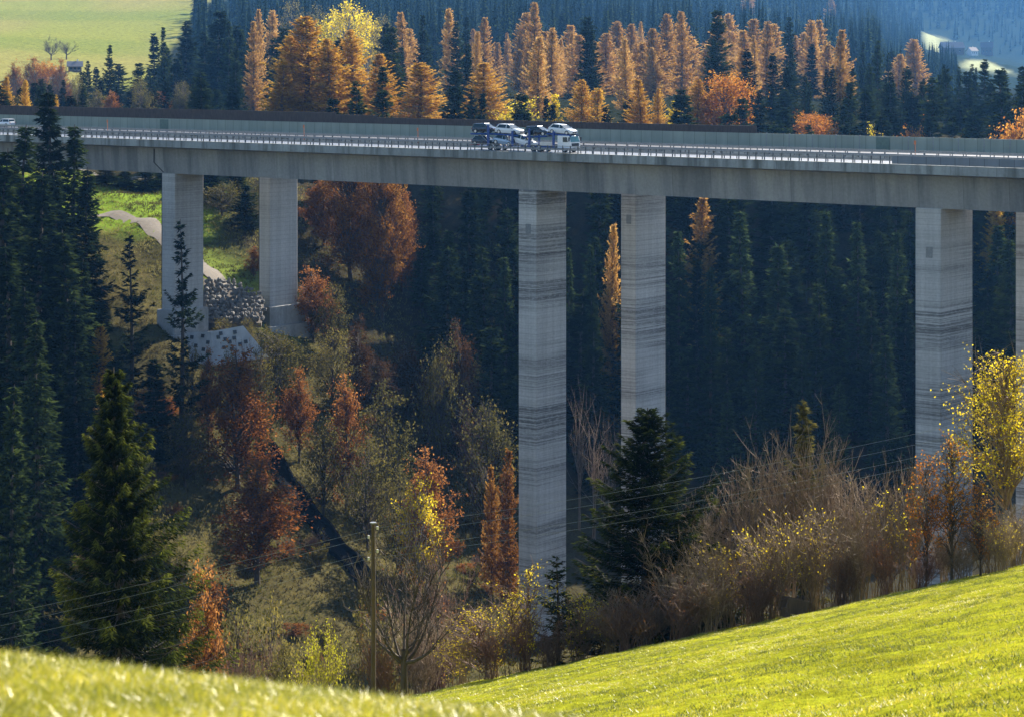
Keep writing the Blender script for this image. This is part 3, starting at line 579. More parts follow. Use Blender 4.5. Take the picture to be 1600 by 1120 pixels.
# ------------------------------------------------------------------ trees
def unit(rng, n): return nrm(rng.normal(size=(n, 3)))
def trunk_geo(h, r, rng, lean=.0, ns=8):
    t = np.linspace(0, 1, 7); pts = np.stack([lean * h * t ** 1.5 + .01 * h * np.sin(t * 5 + rng.uniform(0, 6)) * t, .01 * h * np.sin(t * 4 + rng.uniform(0, 6)) * t, h * t - .6 * (t == 0)], 1)
    return Geo().tubes(pts[None], (r * (1 - t * .93))[None], ns), pts
def conifer(seed, h, Rm, nbr, ntw, tl_, tw, c0=.08, shape=.85, base=-.45, top=.55, curl=.22, fan=.34, jit=.25, hang=.35, btone=0., branch_r=.03, gap=.0, belly=0., rnd=0., tip=0.):
    rng = np.random.default_rng(seed); tg, tp = trunk_geo(h, h * .0125 + .04, rng)
    t = np.sort(c0 + (1 - c0) * rng.uniform(0, 1, nbr) ** 1.15 * .985); az = np.arange(nbr) * 2.39996 + rng.uniform(-.5, .5, nbr)
    prof = (1 - t) ** shape
    if belly: prof = np.clip(1.06 * (1 - t) ** .68, 0, 1) * (.74 + .26 * np.minimum(1, t * 3.5))
    L = Rm * prof * rng.uniform(1 - jit * 1.6, 1 + jit * .7, nbr) * (.86 + .14 * np.sin(az * 1 + seed) + .1 * np.sin(t * 37 + seed)) + .12
    if gap: L *= np.where(rng.uniform(0, 1, nbr) < gap, rng.uniform(.3, .6, nbr), 1)
    bt = np.stack([np.interp(t, np.linspace(0, 1, 7), tp[:, k]) for k in range(3)], 1)
    sl = base + (top - base) * t ** 1.3 + rng.uniform(-.12, .12, nbr)
    D = np.stack([np.cos(az), np.sin(az), np.zeros(nbr)], 1); Pp = np.stack([-np.sin(az), np.cos(az), np.zeros(nbr)], 1)
    def at(s): # s [n,k]
        return bt[:, None] + D[:, None] * (L[:, None] * s)[..., None] + np.array([0, 0, 1.]) * (L[:, None] * (sl[:, None] * s + curl * s ** 2.2 - .10 * np.sin(s * 3)))[..., None]
    sb = np.linspace(0, 1, 5)[None].repeat(nbr, 0); tg.tubes(at(sb), branch_r * (L[:, None] / Rm + .25) * (1 - sb * .85), 3)
    cnt = np.maximum(4, (ntw * (L / Rm + .15)).astype(int)); bi = np.repeat(np.arange(nbr), cnt); n = len(bi)
    s = rng.uniform(.08, 1.02, n) ** .8; pos = bt[bi] + D[bi] * (L[bi] * s)[:, None]; pos[:, 2] += L[bi] * (sl[bi] * s + curl * s ** 2.2 - .10 * np.sin(s * 3))
    u = rng.normal(0, .55, n); pos += Pp[bi] * (u * fan * L[bi] * np.minimum(1, (1.08 - s) * 1.6))[:, None]
    pos[:, 2] -= np.abs(rng.normal(0, .10, n)) * L[bi] * hang * 1.2 + np.abs(u) * .08 * L[bi]
    A = nrm(D[bi] * rng.uniform(.35, 1.1, n)[:, None] + Pp[bi] * (np.sign(u) * rng.uniform(.1, 1.0, n))[:, None] + np.array([0, 0, 1.]) * (-hang + .35 * s + rng.normal(0, .28, n))[:, None])
    A = nrm(A + unit(rng, n) * rnd)
    S = nrm(np.cross(A, unit(rng, n) * .8 + np.array([0, 0, 1.]) * .8))
    tone = np.clip((.32 + .34 * s ** 2 if not tip else .10 + tip * s ** 3) + rng.normal(0, .13, n) + np.repeat(rng.normal(0, .10, nbr), cnt) + btone, 0, 1)  # tip: sunlit branch ends and shaded interior painted into the tone
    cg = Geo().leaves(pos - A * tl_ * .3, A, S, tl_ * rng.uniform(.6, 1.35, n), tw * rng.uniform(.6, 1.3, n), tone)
    # leader
    return tg, cg
def broadleaf(seed, h, Rm, c0, nclu, nleaf, ll, flat=.9, tone0=.45, trunks=1, spread=.5, droopy=0., topy=1.0, bare=0., tr=.016, egg=.0):
    rng = np.random.default_rng(seed); tg = Geo(); cg = Geo(); cz = (c0 + 1) / 2 * h; hz = (1 - c0) / 2 * h
    for k in range(trunks):
        off = rng.normal(0, .08, 3) * h * (trunks > 1); off[2] = 0
        t = np.linspace(0, 1, 6); pts = np.stack([off[0] * (.3 + t) + .02 * h * np.sin(t * 4 + k), off[1] * (.3 + t) + .02 * h * np.cos(t * 3 + k * 2) - .02 * h, h * .93 * t - .5 * (t == 0)], 1); tg.tubes(pts[None], (h * tr * (1 - .92 * t) / (trunks ** .3))[None], 7)
    d = unit(rng, nclu); rr = rng.uniform(.25, 1, nclu) ** .45; lump = 1 + .18 * np.sin(d[:, 0] * 4 + seed) + .14 * np.sin(d[:, 2] * 5 + d[:, 1] * 4 + seed * 2)
    C = d * (rr * lump)[:, None]; wz = 1 - egg * (C[:, 2] * .5 + .5); C[:, 0] *= Rm * wz; C[:, 1] *= Rm * wz; C[:, 2] = C[:, 2] * hz * .95 + cz
    hb = np.clip(C[:, 2] - (np.hypot(C[:, 0], C[:, 1]) * (1.1 - droopy)) - .02 * h, max(.12, c0 * .75) * h, .86 * h); st = np.stack([C[:, 0] * .04, C[:, 1] * .04, hb], 1)
    s = np.linspace(0, 1, 5)[None, :, None]; bow = np.array([0, 0, 1.]) * (np.sin(s * math.pi) * .06 * h * .4)
    path = st[:, None] * (1 - s) + C[:, None] * s + bow + rng.normal(0, .012 * h, (nclu, 5, 3)) * np.sin(s * math.pi); tg.tubes(path, (h * .0045 * (1 - .8 * s[..., 0])) * np.ones((nclu, 1)), 3)
    # twigs
    nt_ = 5; tb = np.repeat(path[:, 3], nt_, 0); te = np.repeat(C, nt_, 0) + rng.normal(0, spread * Rm * .32, (nclu * nt_, 3)); tg.tubes(np.stack([tb, (tb + te) / 2 + [0, 0, .05], te], 1), np.array([[.014, .01, .004]]).repeat(nclu * nt_, 0) * (h / 10) ** .5, 3)
    keep = rng.uniform(0, 1, nclu) > bare; idx = np.repeat(np.where(keep)[0], nleaf); n = len(idx)
    q = rng.uniform(.0, 1.0, (n, 1)); tw = te.reshape(nclu, nt_, 3)[idx, rng.integers(0, nt_, n)]; pos = path[idx, 3] * (1 - q) + tw * q + rng.normal(0, spread * Rm * .085, (n, 3))
    A = nrm(unit(rng, n) + np.array([0, 0, -.35])); S = nrm(np.cross(A, unit(rng, n)))
    tone = np.clip(tone0 + rng.normal(0, .16, n) + np.repeat(rng.normal(0, .12, nclu), 1)[idx] + .12 * (pos[:, 2] - cz) / hz, 0, 1)
    if n: cg.leaves(pos, A, S, ll * rng.uniform(.6, 1.3, n), ll * .62 * rng.uniform(.7, 1.2, n), tone)
    return tg, cg
def side(rng, tg, par, n, l0, r0, f0=.3):
    m, kk, _ = par.shape; i = rng.integers(0, m, n); f = rng.uniform(f0, .98, n) * (kk - 1); j = np.minimum(f.astype(int), kk - 2); fr = (f - j)[:, None]; p = par[i, j] * (1 - fr) + par[i, j + 1] * fr
    d = nrm(nrm(par[i, j + 1] - par[i, j]) * rng.uniform(.5, 1.2, n)[:, None] + unit(rng, n) * .9 + np.array([0, 0, .35])); L = l0 * rng.uniform(.35, 1.2, n) * (1.15 - f / (kk - 1) * .6)
    s = np.linspace(0, 1, 4)[None, :, None]; pp = p[:, None] + d[:, None] * L[:, None, None] * s + np.array([0, 0, .12]) * (s ** 2) * L[:, None, None] + rng.normal(0, .03, (n, 4, 3)) * s * l0
    tg.tubes(pp, np.array([[1, .8, .55, .25]]) * r0 * np.ones((n, 1)), 3); return pp
def oldtree(seed, h, Rm):
    '''short trunk, a few crooked spreading limbs, wispy upright twigs'''
    rng = np.random.default_rng(seed); tg, cg = Geo(), Geo(); th = h * .28
    tg.tubes([[(0, 0, -.5), (.05, 0, th * .5), (-.05, .05, th * 1.05)]], [[h * .035, h * .028, h * .024]], 8)
    n = 9; az = np.arange(n) * 2.4 + rng.uniform(-.5, .5, n); t = np.linspace(0, 1, 8)[None]; out = Rm * rng.uniform(.35, 1.1, n)[:, None]; up = (h - th) * rng.uniform(.25, 1.0, n)[:, None]
    X = np.cos(az)[:, None] * out * t ** .8 + np.cumsum(rng.normal(0, .05 * h, (n, 8)), 1) * .35 * t; Y = np.sin(az)[:, None] * out * t ** .8 + np.cumsum(rng.normal(0, .05 * h, (n, 8)), 1) * .35 * t; Z = th * rng.uniform(.7, 1.0, n)[:, None] + up * t ** 1.25
    St = np.stack([X, Y, Z], -1); tg.tubes(St, h * .012 * (1.05 - t) * np.ones((n, 1)), 6)
    s1 = side(rng, tg, St, 90, h * .30, h * .005, .2); s2 = side(rng, tg, s1, 420, h * .16, h * .0028, .15); side(rng, tg, s2, 900, h * .09, h * .0016, .2); return tg, cg
def shrub(seed, h, Rm, nst, ntw, rst=.03, leaf=0, ll=.09):
    """many upright stems with side twigs, nearly leafless"""
    rng = np.random.default_rng(seed); tg = Geo(); cg = Geo(); az = rng.uniform(0, 2 * math.pi, nst); ln = rng.uniform(.55, 1, nst) * h; out = rng.uniform(.1, 1, nst) * Rm; k = 7
    t = np.linspace(0, 1, k)[None]; b = rng.normal(0, .12 * Rm, (nst, 2))
    X = b[:, :1] + np.cos(az)[:, None] * out[:, None] * t ** 1.3 + rng.normal(0, .02 * h, (nst, k)) * t; Y = b[:, 1:] + np.sin(az)[:, None] * out[:, None] * t ** 1.3 + rng.normal(0, .02 * h, (nst, k)) * t; Z = ln[:, None] * t - .2 * (t == 0)
    St = np.stack([X, Y, Z], -1); tg.tubes(St, rst * (ln / h)[:, None] * (1.05 - t), 4)
    s1 = side(rng, tg, St, ntw, h * .30, rst * .45); s2 = side(rng, tg, s1, int(ntw * 1.3), h * .12, rst * .36)
    if leaf:
        f = rng.integers(0, len(s2), leaf); pos = s2[f, rng.integers(1, 4, leaf)] + rng.normal(0, .04, (leaf, 3)); A = unit(rng, leaf); cg.leaves(pos, A, nrm(np.cross(A, unit(rng, leaf))), ll * rng.uniform(.6, 1.3, leaf), ll * .7, np.clip(rng.normal(.5, .2, leaf), 0, 1))
    return tg, cg

TPL = {}
def template(key, name, gg, tm, cm, hgt, rad, solid=None, tname='trunk', cname='crown'):
    """meshes shared by all copies of one tree shape"""
    tg, cg = gg; TPL[key] = dict(name=name, t=tg.mesh(tname, tm, smooth=True), c=cg.mesh(cname, cm) if cg.n else None, h=hgt, r=rad, tn=tname, cn=cname)
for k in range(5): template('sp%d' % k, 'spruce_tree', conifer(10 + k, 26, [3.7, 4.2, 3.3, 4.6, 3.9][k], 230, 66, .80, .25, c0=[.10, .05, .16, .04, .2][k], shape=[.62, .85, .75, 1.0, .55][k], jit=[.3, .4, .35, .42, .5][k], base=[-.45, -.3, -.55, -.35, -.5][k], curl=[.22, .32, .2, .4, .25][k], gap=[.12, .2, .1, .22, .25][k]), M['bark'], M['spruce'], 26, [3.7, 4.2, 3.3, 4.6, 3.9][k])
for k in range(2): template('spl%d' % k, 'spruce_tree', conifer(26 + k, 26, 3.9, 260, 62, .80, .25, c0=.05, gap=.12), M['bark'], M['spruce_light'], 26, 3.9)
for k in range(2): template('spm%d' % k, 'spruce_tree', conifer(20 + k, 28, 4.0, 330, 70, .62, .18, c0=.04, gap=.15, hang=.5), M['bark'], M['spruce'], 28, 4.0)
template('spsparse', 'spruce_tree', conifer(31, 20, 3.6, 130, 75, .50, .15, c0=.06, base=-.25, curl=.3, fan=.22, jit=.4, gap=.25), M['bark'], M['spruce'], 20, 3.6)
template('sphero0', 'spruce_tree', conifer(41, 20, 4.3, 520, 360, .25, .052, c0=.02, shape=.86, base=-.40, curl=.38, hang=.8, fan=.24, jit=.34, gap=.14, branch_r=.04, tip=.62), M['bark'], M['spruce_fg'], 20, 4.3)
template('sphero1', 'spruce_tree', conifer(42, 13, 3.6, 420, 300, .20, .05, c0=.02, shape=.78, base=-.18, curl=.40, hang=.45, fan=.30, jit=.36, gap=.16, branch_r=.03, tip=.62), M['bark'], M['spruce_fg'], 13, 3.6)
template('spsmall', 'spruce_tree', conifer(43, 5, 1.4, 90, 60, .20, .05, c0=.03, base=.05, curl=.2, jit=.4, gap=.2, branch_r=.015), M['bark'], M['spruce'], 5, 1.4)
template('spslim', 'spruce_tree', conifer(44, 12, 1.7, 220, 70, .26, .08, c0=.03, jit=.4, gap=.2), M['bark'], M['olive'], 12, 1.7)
for k in range(3):
    a_ = dict(base=.05, top=.9, curl=.14, fan=.30, hang=.22, jit=.30, branch_r=.05, c0=.06, belly=.42, rnd=.8)
    template('la%d' % k, 'larch_tree', conifer(50 + k, 27, 4.4, 360, 105, .40, .13, **a_), M['bark'], M['larch'], 27, 4.4)
    template('lp%d' % k, 'larch_tree', conifer(60 + k, 25, 4.0, 300, 80, .46, .16, gap=.12, **a_), M['bark'], M['larch_pale'], 25, 4.0)
template('laam', 'larch_tree', conifer(67, 20, 4.0, 220, 70, .5, .17, **a_), M['bark'], M['amber'], 20, 4.0)
template('ly0', 'larch_tree', conifer(66, 14, 2.6, 160, 40, .45, .15, **a_), M['bark'], M['yellow'], 14, 2.6)
for k in range(3): template('be%d' % k, 'beech_tree', broadleaf(70 + k, 16, 4.4, .12, 150, 48, .30, egg=.5, spread=.55), M['bark'], M['rust'], 16, 4.4)
template('bigb', 'beech_tree', broadleaf(75, 26, 6.5, .12, 330, 80, .32, spread=.42, egg=.25), M['bark'], M['amber'], 26, 6.5)
template('bigc', 'beech_tree', broadleaf(76, 26, 6.5, .10, 300, 80, .32, spread=.42, egg=.4), M['bark'], M['rust'], 26, 6.5)
for k in range(2): template('or%d' % k, 'autumn_tree', broadleaf(80 + k, 14, 4.2, .15, 130, 50, .34, tone0=.5, spread=.6), M['bark'], M['orange'], 14, 4.2)
template('sapo', 'beech_tree', broadleaf(84, 8, 1.5, .22, 80, 26, .15, tone0=.5, spread=.95, tr=.010, bare=.35), M['bark'], M['orange'], 8, 1.5)
template('poplar', 'aspen_tree', broadleaf(86, 13, 2.9, .38, 150, 46, .16, tone0=.55, spread=.66, trunks=3, bare=.35, tr=.008), M['twig'], M['yellow'], 13, 2.9)
template('yelb', 'birch_sapling', broadleaf(87, 6, 1.0, .10, 50, 16, .11, tone0=.5, spread=1.0, trunks=2, bare=.35, tr=.006), M['twig_red'], M['yellow'], 6, 1.0)
template('yel', 'birch_tree', broadleaf(88, 12, 3.2, .15, 110, 30, .30, tone0=.5, spread=.6, bare=.2), M['birch_bark'], M['yellow'], 12, 3.2)
for k in range(2): template('ol%d' % k, 'deciduous_tree', broadleaf(90 + k, 10, 3.4, .08, 120, 36, .24, tone0=.5, spread=.55, bare=.1), M['bark'], M['olive'], 10, 3.4)
M['lime'] = foliage('lime_yellow_leaves', [(0, (.16, .16, .015)), (.5, (.42, .40, .025)), (1, (.66, .58, .05))], .45, 0, .1)
template('yelbush', 'leafy_shrub', broadleaf(89, 4, 2.2, .05, 110, 40, .13, tone0=.5, spread=.6, trunks=3, tr=.01), M['twig'], M['lime'], 4, 2.2, tname='stems', cname='leaves')
template('beb', 'leafy_shrub', broadleaf(131, 4, 2.2, .03, 90, 40, .20, tone0=.42, spread=.55, trunks=3, tr=.01), M['bark'], M['rust'], 4, 2.2, tname='stems', cname='leaves')
template('obb', 'leafy_shrub', broadleaf(132, 4, 2.2, .03, 90, 40, .20, tone0=.42, spread=.55, trunks=3, tr=.01), M['bark'], M['olive'], 4, 2.2, tname='stems', cname='leaves')
M['rust_shaded'] = foliage('shaded_rust_leaves', [(0, (.025, .014, .007)), (.5, (.07, .034, .013)), (1, (.16, .085, .03))], .4, 0, .4)  # rust leaves darkened, the shadow there is put into their colour
template('bed', 'beech_tree', broadleaf(133, 16, 4.4, .12, 150, 48, .30, egg=.4, spread=.55), M['bark'], M['rust_shaded'], 16, 4.4)
template('bareold', 'bare_tree', oldtree(95, 8, 4.0), M['bark'], M['olive'], 8, 4.0)
template('barefar', 'bare_tree', oldtree(96, 10, 4.6), M['bark'], M['rust'], 10, 4.6)
for k in range(3): template('sh%d' % k, 'bare_shrub', shrub(100 + k, 6, 2.3, 24, 520, rst=.036, leaf=0), M['twig'], M['yellow'], 6, 2.3, tname='stems', cname='leaves')
template('shy', 'bare_shrub', shrub(105, 5, 2.2, 22, 440, rst=.034, leaf=420, ll=.11), M['twig'], M['yellow'], 5, 2.2, tname='stems', cname='leaves')
template('shr', 'bare_shrub', shrub(106, 4, 2.2, 40, 560, leaf=300), M['twig_red'], M['rust'], 4, 2.2, tname='stems', cname='leaves')
template('sho', 'leafy_shrub', shrub(107, 3.2, 2.2, 30, 260, leaf=3600, ll=.16), M['bark'], M['olive'], 3.2, 2.2, tname='stems', cname='leaves')
template('shru', 'leafy_shrub', shrub(108, 3.2, 2.2, 40, 360, leaf=2600, ll=.15), M['twig_red'], M['rust'], 3.2, 2.2, tname='stems', cname='leaves')
template('shye', 'leafy_shrub', shrub(109, 2.6, 1.5, 40, 300, leaf=2600, ll=.13), M['twig'], M['yellow'], 2.6, 1.5, tname='stems', cname='leaves')
CAT = {'spruce_tree': 'spruce', 'larch_tree': 'larch', 'beech_tree': 'beech', 'autumn_tree': 'tree', 'aspen_tree': 'tree', 'birch_sapling': 'sapling', 'birch_tree': 'tree', 'deciduous_tree': 'tree', 'bare_tree': 'tree', 'bare_shrub': 'shrub', 'leafy_shrub': 'shrub'}
PR = random.Random(3)
def plant(key, x, y, h, rad, label, group=None, parts=True):
    t = TPL[key]; r = empty(t['name'], (x, y, g1(x, y) - .15), PR.uniform(0, 6.28)); s = rad / t['r']; r.scale = (s, s, h / t['h'])
    o = bpy.data.objects.new(t['tn'], t['t']); COL.objects.link(o); o.parent = r
    if t['c']: o = bpy.data.objects.new(t['cn'], t['c']); COL.objects.link(o); o.parent = r
    tag(r, label, CAT[t['name']], group); return r
def put(key, px, ptop, d, wpx, label, group=None, hmin=1.0):
    """a tree whose top stands in that direction at distance d, rooted on the ground"""
    d = float(fy(d)); x = (px - 800) / F * d; h = max(hmin, -(ptop - HY) / F * d - g1(x, d) + .15)
    if h > 5 and key in ('sho', 'shru'): key = {'sho': 'ol0', 'shru': 'be1'}[key]      # too tall for a low bush
    return plant(key, x, d, h, wpx / 2 / F * d * (1.55 if key[:2] in ('la', 'lp', 'ly') else 1.2 if key[:2] == 'sh' else 1.42), label, group)
ORD = 'first second third fourth fifth sixth seventh eighth ninth tenth eleventh twelfth thirteenth fourteenth fifteenth sixteenth seventeenth eighteenth nineteenth twentieth'.split()
ORD += ['twenty-' + q for q in ORD[:9]] + ['thirtieth'] + ['thirty-' + q for q in ORD[:9]] + ['fortieth']
def row(items, text, group):
    """items (key, px, top, d, w); each labelled by its rank from the left"""
    for i, it in enumerate(sorted(items, key=lambda q: q[1])): put(*it, text % ORD[i], group)

# foreground
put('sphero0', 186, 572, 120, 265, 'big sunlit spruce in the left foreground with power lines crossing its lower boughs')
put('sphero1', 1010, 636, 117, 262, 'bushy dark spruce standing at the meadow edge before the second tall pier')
put('bareold', 632, 805, 116, 140, 'leafless spreading old tree just right of the wooden utility pole')
put('spsmall', 872, 868, 114, 85, 'small thin spruce at the foot of the tallest pier')
put('spslim', 1256, 622, 128, 95, 'slim olive green spruce poking above the bare shrubs')
put('poplar', 1572, 536, 117, 116, 'tall aspen with bright yellow leaves at the right edge')
row([('sapo', 1446, 700, 112, 44), ('sapo', 1486, 668, 112, 62), ('sapo', 1532, 742, 112, 48)], 'orange beech sapling in front of the right pier, %s from left of three', 'orange beech saplings')
row([('yelb', 752, 930, 113, 60), ('yelb', 800, 900, 112, 44), ('yelb', 826, 858, 112, 46), ('yelb', 706, 985, 113, 40), ('yelb', 905, 905, 112, 40)], 'thin sapling with sparse yellow leaves by the tallest pier, %s from left', 'yellow leaved saplings')
sh = [('sh0', 955, 930, 113, 90), ('sh1', 1015, 915, 113, 100), ('sh2', 1075, 835, 114, 130), ('sh0', 1128, 775, 117, 130), ('sh1', 1172, 712, 119, 140), ('shy', 1140, 838, 113, 120), ('sh2', 1222, 668, 120, 130), ('sh0', 1275, 700, 119, 120), ('shy', 1205, 800, 113, 120),
      ('sh1', 1318, 735, 117, 130), ('shy', 1270, 790, 113, 120), ('sh2', 1352, 740, 118, 110), ('shy', 1392, 752, 115, 120), ('sh0', 1340, 800, 112, 110), ('sh1', 1425, 720, 117, 60), ('sh2', 1480, 810, 115, 80), ('sh1', 1545, 800, 113, 90), ('sh2', 1595, 780, 115, 100), ('shy', 1570, 800, 111, 80), ('shr', 985, 935, 111, 130), ('shr', 1060, 905, 111, 130), ('sh0', 1110, 880, 111, 110), ('shr', 1440, 855, 112, 80), ('sh1', 1500, 835, 112, 80), ('shr', 1180, 880, 112, 100), ('shr', 1310, 850, 112, 90), ('shr', 1385, 830, 111, 80)]
row(sh, 'bare twiggy shrub in the thicket along the upper meadow edge, %s from left', 'bare shrubs along the meadow edge')
sh = [('shr', 600, 985, 118, 90), ('sh2', 655, 930, 121, 110), ('shr', 690, 880, 124, 130), ('sh0', 725, 950, 117, 90), ('shr', 770, 975, 113, 90), ('shr', 822, 945, 113, 80), ('shr', 858, 975, 112, 80), ('sh1', 905, 950, 114, 70)]
row(sh, 'leafless brown shrub between the utility pole and the right spruce, %s from left', 'shrubs right of the utility pole')
put('yelbush', 498, 990, 118, 62, 'low bush with bright yellow green leaves left of the utility pole')
put('shru', 318, 905, 128, 80, 'rusty leaved bush beside the foot of the big left spruce')
row([('sho', 372, 965, 140, 100), ('sho', 425, 950, 150, 90), ('sho', 585, 930, 150, 90), ('shr', 400, 1000, 126, 80), ('sho', 445, 1015, 121, 70), ('shr', 350, 1010, 122, 70)], 'scrubby bush between the big left spruce and the utility pole, %s from left', 'scrub left of the utility pole')
# left stand of tall dark spruces
row([('spm0', 8, 232, 330, 150), ('spm1', 34, 195, 342, 140), ('spm0', 76, 140, 350, 125), ('spm1', 112, 195, 352, 125), ('spm0', 136, 262, 346, 95), ('spm1', 60, 270, 322, 150), ('spm0', 10, 380, 305, 150), ('spm1', 100, 360, 322, 130), ('spm0', 128, 405, 335, 90), ('spm1', -20, 210, 340, 150), ('spm0', 40, 450, 300, 130), ('spm1', 90, 270, 340, 130)], 'tall dark spruce in the stand at the left edge, %s from left', 'tall spruces at the left edge')
row([('spm1', 60, 498, 285, 125), ('sp1', 20, 600, 262, 100), ('spm0', 118, 470, 310, 90), ('spsparse', 205, 365, 348, 90), ('spsparse', 284, 342, 346, 88), ('sp0', 175, 560, 330, 70), ('sp2', 240, 560, 338, 60)], 'dark spruce standing on the left slope below the viaduct, %s from left', 'spruces on the left slope')
row([('be0', 372, 548, 343, 112), ('be1', 402, 728, 318, 125), ('be2', 540, 583, 356, 62), ('be1', 467, 583, 362, 56), ('be0', 238, 600, 350, 80), ('be2', 330, 880, 262, 80)], 'rusty brown beech on the left slope below the piers, %s from left', 'rusty beeches on the slope')
put('la1', 155, 505, 335, 60, 'small golden larch on the slope in front of the left spruces')
put('be2', 668, 698, 338, 84, 'red leaved tree standing at the bottom of the slope near the drainage channel')
put('yel', 655, 745, 334, 60, 'yellow leaved tree in front of the red tree on the slope')
row([('ol0', 600, 606, 360, 84), ('ol1', 435, 512, 376, 86), ('ol0', 575, 690, 345, 70), ('ol1', 505, 650, 350, 60), ('ol0', 625, 740, 340, 60), ('ol1', 290, 640, 338, 70), ('ol0', 215, 700, 300, 80), ('ol0', 520, 520, 385, 60), ('ol1', 765, 618, 380, 80)], 'olive green bushy tree on the slope left of the tallest pier, %s from left', 'olive bushy trees on the slope')
row([('sho', 300, 545, 350, 34), ('shru', 325, 552, 349, 34), ('sho', 356, 550, 350, 34), ('shr', 385, 540, 351, 40), ('sho', 408, 536, 353, 34), ('sho', 440, 535, 372, 60), ('sho', 415, 512, 380, 30), ('sho', 350, 500, 378, 40), ('sho', 385, 500, 380, 30)], 'low bush at the foot of the pale anchored wall, %s from left', 'bushes by the anchored wall')
row([('laam', 768, 728, 352, 34), ('laam', 795, 702, 350, 40)], 'brownish golden larch beside the tallest pier, %s from left of two', 'larches beside the tallest pier')
row([('sp0', 165, 262, 452, 50), ('sp2', 195, 268, 456, 44), ('sp1', 228, 262, 458, 50), ('sp3', 262, 258, 460, 56), ('sp0', 300, 262, 456, 50), ('ol1', 348, 285, 438, 60), ('sp2', 330, 262, 454, 46), ('sp3', 385, 290, 432, 56), ('sp1', 372, 262, 450, 60), ('be2', 397, 385, 415, 30), ('sp1', 330, 285, 445, 50)], 'shaded tree behind the two left piers just under the deck, %s from left', 'shaded trees behind the left piers')
row([('bigb', 548, 225, 438, 84), ('bigb', 598, 235, 434, 76), ('bigc', 505, 270, 444, 60), ('bigc', 628, 300, 446, 50)], 'tall amber brown beech under the viaduct right of the two left piers, %s from left', 'amber beeches under the viaduct')
put('be1', 490, 425, 404, 70, 'dark red beech growing by the second pier from left')
put('ol0', 518, 448, 402, 54, 'olive tree growing just right of the dark red beech')
# forest wall behind the piers
LB = [(640, 'dark spruce in the shaded forest seen between the two left piers and beyond'), (815, 'dark spruce in the shaded forest between the big rusty beech and the tallest pier'), (980, 'dark spruce in the shaded forest between the two tall middle piers'), (1435, 'dark spruce in the shaded forest between the middle and right piers'), (9999, 'dark spruce in the shaded forest right of the wide right pier')]
def bay(px): return next(l for lim, l in LB if px < lim)
def hero(key, px, top, d, wd, label): put(key, px, top, d, wd, label)
hero('spl0', 1160, 328, 424, 76, 'lighter spruce with a pointed top in the shaded forest right of the second tall pier')
hero('spl1', 1216, 382, 415, 90, 'broad spruce whose top stands free in the middle of the shaded forest')
hero('spl0', 1386, 522, 400, 62, 'young green spruce low in the forest left of the right pier')
hero('spl1', 1138, 612, 398, 52, 'young spruce tip above the bare shrubs right of the foreground spruce')
hero('lp1', 958, 350, 425, 40, 'thin brown larch just left of the second tall pier')
hero('lp0', 1096, 308, 445, 64, 'rusty larch in the shaded forest right of the second tall pier')
hero('spl0', 890, 385, 420, 40, 'narrow spruce just right of the tallest pier')
hero('la0', 1556, 318, 450, 70, 'orange larch below the deck right of the wide right pier')
hero('spm0', 1578, 372, 415, 90, 'dark green spruce behind the yellow aspen at right')
hero('spm1', 1545, 420, 420, 70, 'spruce between the right pier and the yellow aspen')
rng = np.random.default_rng(11); cnt = 0
for i_, (px, tp, d, wd) in enumerate([(830 + 95, 380, 418, 40), (1290, 330, 428, 60), (1340, 345, 420, 60), (1110, 420, 412, 50), (1060, 360, 430, 56), (1255, 520, 402, 46), (700, 360, 440, 60), (745, 430, 425, 60), (790, 400, 425, 50), (1400, 360, 418, 56), (720, 560, 405, 50), (660, 520, 415, 56), (1180, 540, 400, 50), (1310, 600, 396, 50), (1560, 350, 425, 70)]):
    put(['spl0', 'spl1'][i_ % 2], px, tp, d, wd, 'greener spruce standing out in the shaded forest behind the piers, %s from left' % ORD[sorted([925, 1290, 1340, 1110, 1060, 1255, 700, 745, 790, 1400, 720, 660, 1180, 1310, 1560]).index(px)], 'greener spruces of the forest wall')
for d0 in (408, 420, 432, 446, 460, 474):
    xs = np.arange(-42 if d0 > 425 else -20, 118, 8.6) + rng.uniform(-2.2, 2.2)
    for x in xs:
        x += rng.uniform(-2.4, 2.4); d = d0 + rng.uniform(-5, 5); px = 800 + F * x / d
        if px < 470 or px > 1660: continue
        z = g1(x, d); h = rng.uniform(21, 31)
        if 470 < px < 645 and d < 462: continue
        if 640 < px < 690: h = min(h, 14)
        if px > 1440: h = min(h, 26)
        h = min(h, -17 - z) if d < 425 else min(h, 2 - z)
        if h < 9: continue
        plant('sp%d' % rng.integers(5), x, d, h, h * rng.uniform(.18, .25), bay(px), 'spruces of the shaded forest wall'); cnt += 1
print('forest wall', cnt)
# thin pale trunks at the valley floor
put('shr', 740, 640, 392, 60, 'leafless grey shrub at the dark valley floor left of the tallest pier', hmin=5)

TPL['palestems'] = dict(TPL['sh0']); _q = shrub(120, 10, 1.8, 9, 60, rst=.04); template('palestems', 'bare_sapling', _q, M['twig'], M['yellow'], 10, 1.8, tname='stems', cname='leaves'); CAT['bare_sapling'] = 'sapling'
row([('palestems', 905, 560, 392, 30), ('palestems', 928, 600, 388, 40), ('palestems', 952, 620, 386, 30)], 'thin pale leafless stems against dark forest by the tallest pier, %s from left', 'pale leafless stems by the tallest pier')
